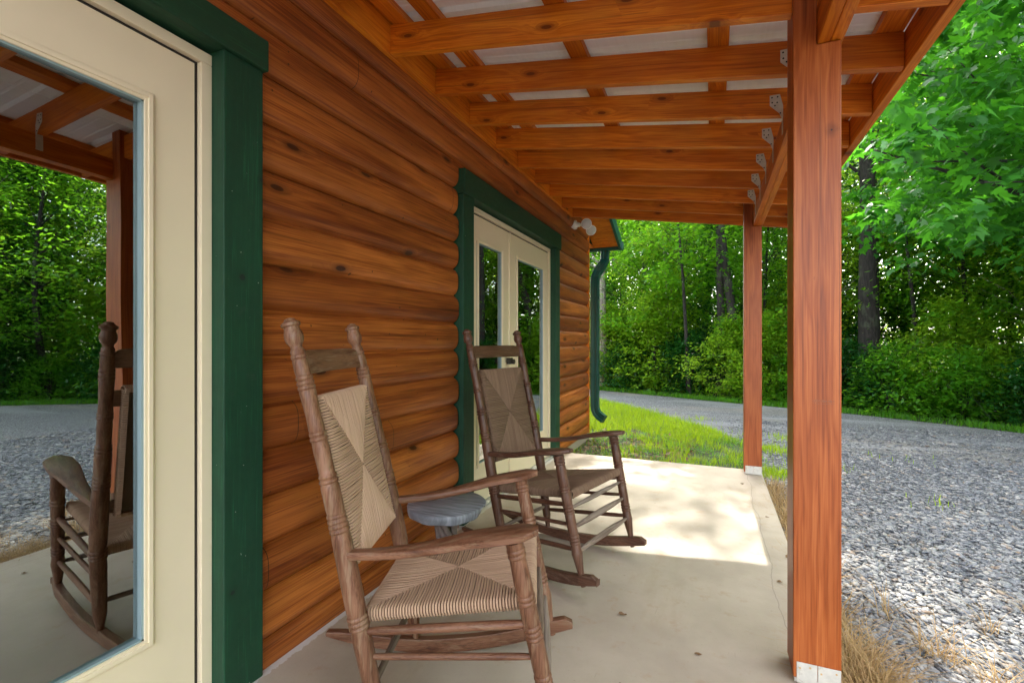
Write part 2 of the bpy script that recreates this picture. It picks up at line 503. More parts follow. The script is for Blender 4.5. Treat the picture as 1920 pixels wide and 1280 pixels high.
# ------------------------------------------------------------------ mesh helpers
class MB:
    def __init__(s):
        s.v = []
        s.f = []

    def add(s, verts, faces):
        o = len(s.v)
        s.v += [tuple(map(float, p)) for p in verts]
        s.f += [tuple(i + o for i in f) for f in faces]
        return s

    def hexa(s, p):   # 8 points: bottom loop 0-3, top loop 4-7
        return s.add(p, [(3, 2, 1, 0), (4, 5, 6, 7), (0, 1, 5, 4), (1, 2, 6, 5), (2, 3, 7, 6), (3, 0, 4, 7)])

    def box(s, x0, x1, y0, y1, z0, z1):
        return s.hexa([(x0, y0, z0), (x1, y0, z0), (x1, y1, z0), (x0, y1, z0), (x0, y0, z1), (x1, y0, z1), (x1, y1, z1), (x0, y1, z1)])

    def prism(s, poly, a, b, axis='y'):
        """poly: 2-D outline; extruded from a to b along axis (the outline is in the two other axes, x before y before z)"""
        n = len(poly)
        def P(u, v, w):
            return {'y': (u, w, v), 'x': (w, u, v), 'z': (u, v, w)}[axis]
        vs = [P(u, v, a) for u, v in poly] + [P(u, v, b) for u, v in poly]
        fs = [tuple(range(n))[::-1], tuple(range(n, 2 * n))] + [(i, (i + 1) % n, n + (i + 1) % n, n + i) for i in range(n)]
        if axis == 'y':
            fs = [f[::-1] for f in fs]
        return s.add(vs, fs)

    def tube(s, pts, rad, n=10, cap=True, flat=1.0):
        pts = [Vector(p) for p in pts]
        m = len(pts)
        if not hasattr(rad, '__len__'):
            rad = [rad] * m
        tan = [(pts[min(i + 1, m - 1)] - pts[max(i - 1, 0)]).normalized() for i in range(m)]
        ref = Vector((0, 0, 1)) if abs(tan[0].z) < 0.9 else Vector((1, 0, 0))
        vs = []
        for i in range(m):
            a = tan[i].cross(ref)
            if a.length < 1e-5:
                a = tan[i].cross(Vector((0, 1, 0)))
            a.normalize()
            b = a.cross(tan[i]).normalized()
            ref = -a.cross(tan[i]) if False else b
            for k in range(n):
                th = 2 * math.pi * k / n
                vs.append(pts[i] + a * (rad[i] * math.cos(th)) + b * (rad[i] * flat * math.sin(th)))
        fs = []
        for i in range(m - 1):
            for k in range(n):
                k2 = (k + 1) % n
                fs.append((i * n + k, i * n + k2, (i + 1) * n + k2, (i + 1) * n + k))
        if cap:
            fs.append(tuple(range(n))[::-1])
            fs.append(tuple((m - 1) * n + k for k in range(n)))
        return s.add(vs, fs)

    def mesh(s, name, loc=(0, 0, 0), smooth=False, rot=0.0):
        me = bpy.data.meshes.new(name)
        lx, ly, lz = loc
        me.from_pydata([(x - lx, y - ly, z - lz) for x, y, z in s.v], [], s.f)
        me.update()
        if smooth:
            me.polygons.foreach_set('use_smooth', [True] * len(me.polygons))
        return me


def fastmesh(name, verts, k):
    """verts (n*k,3): n separate k-gons"""
    me = bpy.data.meshes.new(name)
    n = len(verts) // k
    me.vertices.add(len(verts))
    me.vertices.foreach_set('co', np.asarray(verts, dtype=np.float32).ravel())
    me.loops.add(n * k)
    me.loops.foreach_set('vertex_index', np.arange(n * k, dtype=np.int32))
    me.polygons.add(n)
    me.polygons.foreach_set('loop_start', np.arange(0, n * k, k, dtype=np.int32))
    me.polygons.foreach_set('loop_total', np.full(n, k, dtype=np.int32))
    me.update(calc_edges=True)
    return me


def idxmesh(name, verts, faces):
    """verts (V,3), faces (F,k) int"""
    me = bpy.data.meshes.new(name)
    F, k = faces.shape
    me.vertices.add(len(verts))
    me.vertices.foreach_set('co', np.asarray(verts, dtype=np.float32).ravel())
    me.loops.add(F * k)
    me.loops.foreach_set('vertex_index', faces.astype(np.int32).ravel())
    me.polygons.add(F)
    me.polygons.foreach_set('loop_start', np.arange(0, F * k, k, dtype=np.int32))
    me.polygons.foreach_set('loop_total', np.full(F, k, dtype=np.int32))
    me.update(calc_edges=True)
    return me


def tag(o, label=None, cat=None, group=None, kind=None):
    if label: o['label'] = label
    if cat: o['category'] = cat
    if group: o['group'] = group
    if kind: o['kind'] = kind
    return o


def thing(name, label, cat, loc=(0, 0, 0), rz=0.0, group=None):
    o = bpy.data.objects.new(name, None)
    o.empty_display_size = 0.1
    COL.objects.link(o)
    o.location = loc
    o.rotation_euler = (0, 0, rz)
    return tag(o, label, cat, group)


def part(name, mb, mat, parent=None, bevel=0.0, smooth=False, loc=None, label=None, seg=2, angle=35):
    if loc is None:
        loc = (0, 0, 0)
        p = parent
        if p is not None:
            # vertices are given in the root's world frame, every child sits at its own parent's origin
            while p.parent is not None:
                p = p.parent
            loc = tuple(p.location)
    me = mb if isinstance(mb, bpy.types.Mesh) else mb.mesh(name, loc, smooth)
    o = bpy.data.objects.new(name, me)
    COL.objects.link(o)
    if mat is not None and not me.materials:
        me.materials.append(mat)
    o.parent = parent
    if bevel:
        b = o.modifiers.new('bevel', 'BEVEL')
        b.width = bevel
        b.segments = seg
        b.limit_method = 'ANGLE'
        b.angle_limit = R(angle)
        b.harden_normals = False
    if smooth and not isinstance(mb, bpy.types.Mesh):
        try:
            me.set_sharp_from_angle(angle=R(50))
        except Exception:
            pass
    if label:
        o['label'] = label
    return o


def copy_tree(o, parent=None):
    c = o.copy()
    COL.objects.link(c)
    c.parent = parent
    for ch in list(o.children):
        copy_tree(ch, c)
    return c


# ------------------------------------------------------------------ ground, driveway, slab
def sheet(name, poly, z, mat, kind='structure'):
    mb = MB().add([(x, y, z) for x, y in poly], [tuple(range(len(poly)))])
    o = part(name, mb, mat)
    o['kind'] = kind
    return o


sheet('ground', [(-250, -250), (250, -250), (250, 250), (-250, 250)], -0.115, M['soil'])
FAR_EDGE = [(-30, 19), (-14, 15.8), (-7, 13.9), (-2.6, 12.1), (-1.0, 11.35), (0.6, 10.6), (2.3, 9.85), (3.9, 8.75), (6.4, 7.0), (8.9, 5.2), (13, 2.0), (20, -4), (30, -14)]
drive_poly = [(-30, -30), (30, -30)] + FAR_EDGE[::-1]
sheet('driveway', drive_poly, -0.10, M['gravel'])


def far_y(x):
    return np.interp(x, [p[0] for p in FAR_EDGE], [p[1] for p in FAR_EDGE])


# soil strip with lawn between the slab and the driveway
LAWN = [(-3.0, 4.83), (0.36, 4.83), (0.42, 5.3), (0.34, 6.4), (0.0, 7.3), (-0.7, 8.3), (-1.5, 9.3), (-2.4, 10.2), (-4.5, 11.4), (-4.5, 4.83)]
sheet('lawn_soil', LAWN, -0.094, M['soil'])

slab = MB().box(-1.505, 0.4035, -2.0, 4.826, -0.16, 0.0)
slab_o = part('patio_slab', slab, M['concrete'], bevel=0.012)
slab_o['kind'] = 'structure'

# ------------------------------------------------------------------ log cabin
cabin = thing('log_cabin', 'log cabin with stained orange log siding, green trimmed cream glass doors', 'cabin', (-1.5, 2.0, 0))


def log_profile(z0, z1, grooves=0.17, phase=0.085):
    """outline (x,z) from z0 up to z1 along the log faces"""
    pts = []
    zs = np.linspace(z0, z1, max(8, int((z1 - z0) / 0.0085)))
    for z in zs:
        t = ((z - phase) / grooves) % 1.0
        b = 1 - abs(2 * t - 1) ** 3.2
        pts.append((-1.516 + 0.051 * max(0, b) ** 0.56, z))
    return pts


def log_run(y0, y1, z0, z1, mb):
    prof = log_profile(z0, z1)
    ny = max(2, int((y1 - y0) / 0.5) + 1)
    ys = np.linspace(y0, y1, ny)
    n = len(prof)
    ends = []
    vs = []
    for iy, y in enumerate(ys):
        for x, z in prof:
            # slight irregularity of each log
            k = int(math.floor((z - 0.085) / 0.17))
            vs.append((x + 0.003 * math.sin(y * 1.7 + k * 2.3), y, z))
    fs = []
    for i in range(ny - 1):
        for j in range(n - 1):
            a = i * n + j
            fs.append((a, a + n, a + n + 1, a + 1))
    o = len(mb.v)
    mb.add(vs, fs)
    # end caps
    for iy, flip in ((0, False), (ny - 1, True)):
        ring = [vs[iy * n + j] for j in range(n)] + [(-1.56, ys[iy], z1), (-1.56, ys[iy], z0)]
        f = tuple(range(n + 2))
        mb.add(ring, [f if flip else f[::-1]])


W0, W1, DA0, DA1, DB0, DB1 = -3.0, 6.03, -0.62, 1.19, 2.622, 4.688
mb = MB()
log_run(W0, DA0, 0.0, 2.56, mb)
log_run(DA0, DA1, 2.205, 2.56, mb)
log_run(DA1, DB0, 0.0, 2.56, mb)
log_run(DB0, DB1, 2.245, 2.56, mb)
log_run(DB1, W1, 0.0, 2.56, mb)
# gable above the porch roof
gab = MB()
log_wall = part('wall', mb, M['log'], cabin, smooth=True)
yp, zp = 1.5, 2.456 + 0.38 * 5.0
gab.prism([(-3.2, 2.56), (6.03, 2.56), (6.03, 2.64), (yp, zp - 0.05), (-3.2, 2.56 + 0.06)], -1.56, -1.50, 'x')
part('gable', gab, M['log'], cabin)

# cabin shell (other walls and floor) so that the rooms behind the glass are dark
sh = MB()
sh.box(-7.0, -6.9, -3.0, 6.0, -0.1, 2.6).box(-6.9, -1.6, -3.0, -2.9, -0.1, 2.6).box(-6.9, -1.57, 5.9, 6.0, -0.1, 2.6)
part('rear_wall', sh, M['log'], cabin)
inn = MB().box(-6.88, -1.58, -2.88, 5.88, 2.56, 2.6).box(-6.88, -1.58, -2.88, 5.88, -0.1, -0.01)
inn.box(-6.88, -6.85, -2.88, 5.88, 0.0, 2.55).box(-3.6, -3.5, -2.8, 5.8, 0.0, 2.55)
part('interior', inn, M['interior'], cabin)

# corner trim and caulk line
ct = MB().box(-1.515, -1.462, 6.034, 6.06, -0.02, 2.62)
part('corner_trim', ct, M['rafter'], cabin, bevel=0.004)

# main roof: two slopes, ridge along x, rake overhang above the porch
rf = MB()
for s_ in (1, -1):
    ye = yp + s_ * 5.0
    rf.prism([(yp, zp + 0.02), (ye, 2.47), (ye, 2.51), (yp, zp + 0.07)], -7.3, -1.135, 'x')
part('roof', rf, M['green_metal'], cabin)
so = MB().prism([(yp, zp - 0.03), (6.48, 2.435), (6.48, 2.462), (yp, zp + 0.012)], -1.5, -1.17, 'x')
so.prism([(yp, zp - 0.03), (-3.48, 2.435), (-3.48, 2.462), (yp, zp + 0.012)], -1.5, -1.17, 'x')
so.box(-7.2, -1.5, 6.03, 6.47, 2.43, 2.455)
part('soffit', so, M['rafter'], cabin)
rk = MB()
for s_ in (1, -1):
    ye = yp + s_ * 5.02
    rk.prism([(yp, zp - 0.10), (ye, 2.385), (ye, 2.535), (yp, zp + 0.10)], -1.166, -1.132, 'x')
part('rake_trim', rk, M['green_metal'], cabin, bevel=0.004)
gt = MB().prism([(6.50, 2.50), (6.50, 2.395), (6.58, 2.395), (6.61, 2.43), (6.61, 2.505)], -7.2, -1.12, 'x')
part('gutter', gt, M['green_metal'], cabin, bevel=0.004)

# downspout
ds = MB()


def rect_tube(mb, pts, w, d):
    """rectangular, ribbed pipe; pts = centres (x,y,z), section along local horizontal"""
    rings = []
    m = len(pts)
    sec = []
    for sx_, sy_ in ((-1, -1), (-.35, -1), (-.3, -.82), (.3, -.82), (.35, -1), (1, -1), (1, 1), (.35, 1), (.3, .82), (-.3, .82), (-.35, 1), (-1, 1)):
        sec.append((sx_ * w / 2, sy_ * d / 2))
    vs = []
    for i in range(m):
        p = Vector(pts[i])
        t_ = (Vector(pts[min(i + 1, m - 1)]) - Vector(pts[max(i - 1, 0)])).normalized()
        b_ = Vector((0, 1, 0))
        a_ = b_.cross(t_).normalized()
        b_ = t_.cross(a_).normalized()
        for sx_, sy_ in sec:
            vs.append(p + a_ * sx_ + b_ * sy_)
    n = len(sec)
    fs = [(i * n + k, i * n + (k + 1) % n, (i + 1) * n + (k + 1) % n, (i + 1) * n + k) for i in range(m - 1) for k in range(n)]
    fs += [tuple(range(n))[::-1], tuple((m - 1) * n + k for k in range(n))]
    mb.add(vs, fs)


rect_tube(ds, [(-1.36, 6.55, 2.42), (-1.36, 6.52, 2.26), (-1.375, 6.45, 2.20), (-1.405, 6.25, 2.06), (-1.415, 6.18, 1.98), (-1.415, 6.16, 1.88), (-1.415, 6.15, 0.36), (-1.41, 6.15, 0.28), (-1.385, 6.15, 0.225), (-1.345, 6.14, 0.19), (-1.285, 6.12, 0.155)], 0.104, 0.085)
dso = part('downspout', ds, M['green_metal'], cabin, bevel=0.003)
for z_ in (1.70, 0.72):
    part('strap', MB().box(-1.48, -1.35, 6.097, 6.102, z_, z_ + 0.03), M['green_metal'], dso)
fo = MB().box(-1.52, -1.47, -3.0, 6.03, -0.16, -0.001)
part('foundation', fo, M['concrete'], cabin)


# ------------------------------------------------------------------ glass doors in the wall
def door_unit(name, y0, y1, ztop, splits, hdr_z, hdr_y, ajar=0.0, label=None, casing_w=0.145, hdr_x=-1.425):
    """opening y0..y1 (inner edges of the green casing); splits = list of (ya,yb) leaves"""
    u = bpy.data.objects.new(name, None)
    COL.objects.link(u)
    u.parent = cabin
    if label: u['label'] = label
    cl = tuple(cabin.location)

    def sp(nm, mb_, mat, bev=0.003, smooth=False):
        return part(nm, mb_, mat, u, bevel=bev, smooth=smooth, loc=cl)
    for a, b in ((y0 - casing_w, y0), (y1, y1 + casing_w)):
        sp('casing', MB().box(-1.56, -1.44, a, b, 0.003, hdr_z[0] - 0.001), M['green_z'], 0.004)
    sp('header_board', MB().box(-1.56, hdr_x, hdr_y[0], hdr_y[1], hdr_z[0], hdr_z[1]), M['green_y'], 0.005)
    # green reveal strips set back from the casing
    fr = MB()
    jx0, jx1 = -1.60, -1.494
    fr.box(jx0, jx1, y0 + 0.001, y0 + 0.036, 0.02, ztop - 0.036).box(jx0, jx1, y1 - 0.036, y1 - 0.001, 0.02, ztop - 0.036)
    fr.box(jx0, jx1, y0 + 0.001, y1 - 0.001, ztop - 0.035, ztop)
    sp('frame', fr, M['cream'], 0.002)
    sp('threshold', MB().box(-1.60, -1.47, y0 + 0.002, y1 - 0.002, 0.002, 0.019), M['galv'], 0.002)
    gp = MB()
    gp.box(-1.60, -1.5125, y0 + 0.037, y1 - 0.037, ztop - 0.046, ztop - 0.0365)
    sp('head_seal', gp, M['rubber'], 0)
    for li, (ya, yb) in enumerate(splits):
        lf = MB()
        st, tr_, brl = 0.118, 0.155, 0.25
        zb, zt = 0.026, ztop - 0.047
        xf, xb = -1.508, -1.552
        ga, gb_, gz0, gz1 = ya + st, yb - st, zb + brl, zt - tr_
        lf.box(xb, xf, ya, ga, zb, zt).box(xb, xf, gb_, yb, zb, zt)
        lf.box(xb, xf, ga, gb_, zb, gz0).box(xb, xf, ga, gb_, gz1, zt)
        sp('door_leaf', lf, M['cream'], 0)
        # raised lite frame (moulding) with two steps
        mo = MB()
        for w_, xo, ins in ((0.027, xf + 0.007, 0.0), (0.013, xf + 0.011, 0.005)):
            a0, b0, c0, d0 = ga + 0.002 + ins, gb_ - 0.002 - ins, gz0 + 0.002 + ins, gz1 - 0.002 - ins
            x0_ = xf + 0.0005
            mo.box(x0_, xo, a0, a0 + w_, c0, d0).box(x0_, xo, b0 - w_, b0, c0, d0)
            mo.box(x0_ + 0.0001, xo - 0.0002, a0 + w_ - 0.001, b0 - w_ + 0.001, c0, c0 + w_)
            mo.box(x0_ + 0.0001, xo - 0.0002, a0 + w_ - 0.001, b0 - w_ + 0.001, d0 - w_, d0)
        sp('moulding', mo, M['cream'], 0.002)
        a1, b1, c1, d1 = ga + 0.028, gb_ - 0.028, gz0 + 0.028, gz1 - 0.028
        spx = MB()
        spx.box(xf - 0.022, xf + 0.001, a1 - 0.0005, a1 + 0.006, c1, d1).box(xf - 0.022, xf + 0.001, b1 - 0.006, b1 + 0.0005, c1, d1)
        spx.box(xf - 0.022, xf + 0.001, a1, b1, c1 - 0.0005, c1 + 0.006).box(xf - 0.022, xf + 0.001, a1, b1, d1 - 0.006, d1 + 0.0005)
        sp('glazing_bead', spx, M['spacer'], 0)
        # pane: vertices turned very slightly (glass never sits perfectly true)
        ym, xm = (a1 + b1) / 2, xf - 0.012
        dxx = math.tan(ajar) * (b1 - a1) / 2
        g_ = MB().add([(xm + dxx, a1, c1), (xm - dxx, b1, c1), (xm - dxx, b1, d1), (xm + dxx, a1, d1)], [(0, 1, 2, 3)])
        sp('glass_pane', g_, M['glass'], 0)
        if li < len(splits) - 1:
            sp('astragal', MB().box(-1.56, -1.500, yb + 0.004, yb + 0.032, 0.026, ztop - 0.047), M['cream'], 0.002)
    # dark seals beside the leaves
    sl = MB()
    sl.box(-1.60, -1.513, y1 - 0.047, y1 - 0.037, 0.02, ztop - 0.047).box(-1.60, -1.513, y0 + 0.037, y0 + 0.047, 0.02, ztop - 0.047)
    for li in range(len(splits) - 1):
        yb = splits[li][1]
        sl.box(-1.60, -1.514, yb + 0.0002, yb + 0.0038, 0.02, ztop - 0.047)
    sp('weatherstrip', sl, M['rubber'], 0)
    return u


door_unit('glass_door', -0.62 + 0.145, 1.051, 2.085, [(-0.43, 0.27), (0.31, 1.002)], (2.098, 2.205), (-0.66, 1.208), ajar=R(1.5), label='near cream glass door with wide green trim')
dbu = door_unit('french_door', 2.787, 4.546, 2.078, [(2.836, 3.52), (3.556, 4.498)], (2.09, 2.245), (2.632, 4.70), label='far cream double door with green trim')
hd = MB().box(-1.50, -1.465, 3.455, 3.505, 0.98, 1.03).tube([(-1.462, 3.48, 1.0), (-1.44, 3.48, 1.0)], 0.02, 12)
part('handle', hd, M['rubber'], dbu, bevel=0.003, loc=tuple(cabin.location))

# ------------------------------------------------------------------ porch roof
porch = thing('porch_roof', 'orange stained lean-to porch roof with open rafters and white metal sheets', 'porch roof', (-0.4, 2.0, 0))
SL = 0.15


def zb_at(x):
    return 2.551 - SL * (x + 1.44)


RH = 0.14
XL, XR = -1.439, 0.692
RW = 0.038


def rafter_mb():
    m_ = MB()
    m_.prism([(XL, zb_at(XL)), (XR, zb_at(XR)), (XR, zb_at(XR) + RH), (XL, zb_at(XL) + RH)], 0.0, RW, 'y')
    return m_


rm = rafter_mb().mesh('rafter', (-0.4, 0, 0))
rm.materials.append(M['rafter'])
tie = MB()
tx = 0.300
tie.prism([(tx - 0.035, 2.395), (tx - 0.035, 2.345), (tx + 0.008, 2.30), (tx + 0.024, 2.255), (tx + 0.024, 2.335), (tx + 0.010, 2.395)], -0.0025, -0.0005, 'y')
tie.box(tx + 0.0215, tx + 0.0240, -0.002, 0.030, 2.20, 2.30)
tm = tie.mesh('rafter_tie', (-0.4, 0, 0)); tm.materials.append(M['galv'])
hole = MB()
for hx, hz in ((-0.025, 2.383), (0.0, 2.383), (-0.024, 2.358), (-0.002, 2.355), (-0.012, 2.341), (0.012, 2.30)):
    hole.tube([(tx + hx, -0.0035, hz), (tx + hx, -0.002, hz)], 0.0038, 8)
hm = hole.mesh('nail_hole', (-0.4, 0, 0)); hm.materials.append(M['hole'])
ry = [1.902 + 0.4085 * k for k in range(-6, 9)]
for y in ry:
    o = part('rafter', rm, None, porch, bevel=0.003)
    o.location = (0, y - 2.0, 0)
    if y < 5.0:
        t1 = part('rafter_tie', tm, None, porch)
        t1.location = (0, y - 2.0, 0)
        t2 = part('nail_hole', hm, None, t1)
y_end = ry[-1] + RW
y_start = ry[0]
# ledger against the wall, rim board outside
part('ledger', MB().box(-1.4775, -1.44, y_start, y_end, 2.551, 2.735), M['ybeam'], porch, bevel=0.003)
zf = zb_at(0.693)
part('fascia', MB().box(0.6935, 0.7315, y_start - 0.02, y_end + 0.002, zf - 0.004, zf + 0.145), M['ybeam'], porch, bevel=0.003)
# purlins, flat boards over the rafters
for x0 in (-1.425, -1.245, -0.655, -0.022, 0.60):
    w_ = 0.088
    x1 = x0 + w_
    zt = RH + 0.001
    pm = MB().prism([(x0, zb_at(x0) + zt), (x1, zb_at(x1) + zt), (x1, zb_at(x1) + zt + 0.036), (x0, zb_at(x0) + zt + 0.036)], y_start - 0.05, y_end + 0.03, 'y')
    part('purlin', pm, M['ybeam'], porch, bevel=0.002)
# ribbed roof sheet; ribs run down the slope (along x)
rs = MB()
ys = []
y = y_start - 0.1
prof = []
while y < y_end + 0.06:
    for dy, dz in ((0, 0), (0.060, 0), (0.066, 0.003), (0.075, 0.003), (0.081, 0), (0.135, 0), (0.141, 0.003), (0.150, 0.003), (0.156, 0), (0.195, 0), (0.207, 0.018), (0.222, 0.018)):
        prof.append((y + dy, dz))
    y += 0.234
xa_, xb_ = -1.50, 0.80
vs = []
for (yy, dz) in prof:
    for xx in (xa_, xb_):
        vs.append((xx, yy, zb_at(xx) + RH + 0.039 + dz))
for (yy, dz) in prof:
    for xx in (xa_, xb_):
        vs.append((xx, yy, zb_at(xx) + RH + 0.0405 + dz))
n2 = len(prof) * 2
fs = [(2 * i, 2 * i + 1, 2 * i + 3, 2 * i + 2) for i in range(len(prof) - 1)]
fs += [tuple(k + n2 for k in f[::-1]) for f in fs]
rs.add(vs, fs)
part('roof_sheet', rs, M['roof'], porch)
# girder, two planks
yg0 = y_start
for k, x0 in enumerate((0.325, 0.364)):
    part('girder', MB().box(x0, x0 + 0.0375, yg0, 4.785, 2.163 + k * 0.0015, 2.290), M['ybeam'], porch, bevel=0.003)


def post(y0, mat, root=porch):
    x0, x1 = 0.2536, 0.3936
    p = MB()
    p.prism([(x0, 0.018), (x1, 0.018), (x1, 2.160), (0.3235, 2.160), (0.3235, 2.455), (x0, 2.465)], y0, y0 + 0.14, 'y')
    me = p.mesh('post', (0.3236, y0 + 0.07, 0))
    o = part('post', me, mat, root, bevel=0.004, seg=3)
    o.location = Vector((0.3236, y0 + 0.07, 0)) - Vector(root.location)
    b = MB()
    cx_, cy_ = 0.3236, y0 + 0.07
    def bx(*a): b.box(*a)
    bx(x0 + 0.010, x0 + 0.071, y0 - 0.0028, y0 - 0.0005, 0.004, 0.074)
    bx(x0 + 0.0725, x1 - 0.002, y0 - 0.0032, y0 - 0.0009, 0.004, 0.074)
    bx(x0 + 0.01, x1 - 0.002, y0 + 0.1405, y0 + 0.143, 0.004, 0.074)
    bx(x0 + 0.004, x1 - 0.004, y0 + 0.002, y0 + 0.138, 0.003, 0.0165)
    me = b.mesh('post_base', (cx_, cy_, 0))
    pb = part('post_base', me, M['galv'], o, bevel=0.0008, seg=1)
    s_ = MB()
    for sx_, sz_ in ((0.020, 0.055), (0.050, 0.062), (0.082, 0.050), (0.125, 0.060)):
        s_.tube([(x0 + sx_, y0 - 0.0042, sz_), (x0 + sx_, y0 - 0.003, sz_)], 0.0032, 10)
    me = s_.mesh('base_screw', (cx_, cy_, 0))
    part('base_screw', me, M['screw'], o)
    return o


p1 = post(1.876, M['post'])
p2 = post(4.645, M['post_far'])
p3 = post(-0.40, M['post_far'])
# faded grade stamp on the near post
gs = MB()
x = -0.012
random.seed(3)
while x < 0.048:
    w_ = random.choice((0.0018, 0.003, 0.0045))
    h0 = 0.958 + random.choice((0, 0.002)); h1 = 0.967 - random.choice((0, 0.002))
    gs.box(x, x + w_, -0.0706, -0.0703, h0, h1)
    x += w_ + random.choice((0.0012, 0.002, 0.0032))
gs.box(-0.010, 0.050, -0.0706, -0.0703, 0.953, 0.9542)
tst = NT('faded_ink'); tst.set(col=(0.22, 0.065, 0.02), rough=0.5)
part('grade_stamp', gs.mesh('grade_stamp', (0, 0, 0)), tst.m, p1)

# ------------------------------------------------------------------ security light
fl = thing('security_light', 'white twin-head security light on the log wall under the porch roof', 'outdoor light', (-1.46, 5.36, 2.50))
b = MB().tube([(-1.50, 5.36, 2.50), (-1.447, 5.36, 2.50)], [0.056, 0.050], 20).tube([(-1.447, 5.36, 2.50), (-1.405, 5.36, 2.495)], [0.03, 0.022], 14)
part('base', b, M['white_plastic'], fl, smooth=True)
for (dx, dy, dz, nx, ny, nz) in ((0.13, 0.0, 0.0, 0.25, -0.93, -0.25), (0.16, 0.08, -0.055, 0.45, -0.75, -0.5)):
    c_ = Vector((-1.46 + dx, 5.36 + dy, 2.50 + dz)); n_ = Vector((nx, ny, nz)).normalized()
    h_ = MB()
    h_.tube([c_ - n_ * 0.075, c_ - n_ * 0.07, c_ - n_ * 0.04, c_ - n_ * 0.01, c_ + n_ * 0.012, c_ + n_ * 0.02], [0.012, 0.030, 0.042, 0.054, 0.060, 0.060], 24)
    hh = part('lamp_head', h_, M['white_plastic'], fl, smooth=True)
    l_ = MB().tube([c_ + n_ * 0.0205, c_ + n_ * 0.026, c_ + n_ * 0.030], [0.055, 0.046, 0.012], 24)
    part('lens', l_, M['lens'], hh, smooth=True, loc=tuple(fl.location))
    a_ = MB().tube([(-1.415, 5.36, 2.495), c_ - n_ * 0.07], 0.010, 10)
    part('arm', a_, M['white_plastic'], fl, smooth=True)


# ------------------------------------------------------------------ rocking chairs
def lathe(mb_, path, prof, n=18):
    """path: function w -> Vector ; prof: list of (w, r)"""
    mb_.tube([path(w) for w, r in prof], [r for w, r in prof], n)


def rings(base, at):
    """base: list (w,r); at: list of ring heights; inserts raised bead + grooves"""
    out = []
    ws = [b[0] for b in base]; rs_ = [b[1] for b in base]
    R_ = lambda w: float(np.interp(w, ws, rs_))
    extra = []
    for w in at:
        r = R_(w)
        for d, k in ((-0.0062, 0.93), (-0.0040, 1.04), (0.0, 1.07), (0.0040, 1.04), (0.0062, 0.93)):
            extra.append((w + d, r * k))
    keep = [(w, r) for w, r in base if all(abs(w - a) > 0.0075 for a in at)]
    # denser base
    dense = [(w, R_(w)) for w in np.linspace(ws[0], ws[-1], 40) if all(abs(w - a) > 0.0085 for a in at)]
    allp = sorted(set([(round(w, 5), round(r, 5)) for w, r in keep + extra + dense]))
    return allp


def weave(mb_, A, B, C, D, n, thick, sp_, rad, bulge=0.0):
    """cords wound over a four-sided frame: each runs from one of the diagonals to its side and over the edge"""
    A, B, C, D = map(Vector, (A, B, C, D))
    n = Vector(n).normalized()
    ctr = (A + B + C + D) / 4
    corners = [A, B, C, D]
    for e in range(4):
        P, Q = corners[e], corners[(e + 1) % 4]
        L = (Q - P).length
        spc = sp_[e] if hasattr(sp_, '__len__') else sp_
        rd = rad[e] if hasattr(rad, '__len__') else rad
        N = int(L / spc)
        out = ((P + Q) / 2 - ctr)
        out -= n * out.dot(n)
        ed = (Q - P).normalized()
        out = (out - ed * out.dot(ed)).normalized()
        for i in range(N):
            t_ = (i + 0.5) / N
            E_ = P.lerp(Q, t_)
            I = P.lerp(ctr, 2 * t_) if t_ < 0.5 else Q.lerp(ctr, 2 * (1 - t_))
            jit = random.uniform(-1, 1) * rd * 0.35
            lift = random.uniform(0, rd * 0.5)
            d_ = (E_ - I).length
            up = n * lift
            Ei = E_ - out * min(0.010, d_ * 0.5)
            mid = I.lerp(Ei, 0.5) + ed * jit
            pts = [I + up * 0.5 - n * 0.001, mid + up - n * bulge * min(1, d_ / 0.15), Ei + up, E_ - n * 0.004 + out * 0.001, E_ + out * 0.006 - n * thick * 0.5, E_ - n * (thick - 0.004) + out * 0.001, E_ - n * thick - out * 0.012]
            mb_.tube(pts, rd, 6, cap=False)


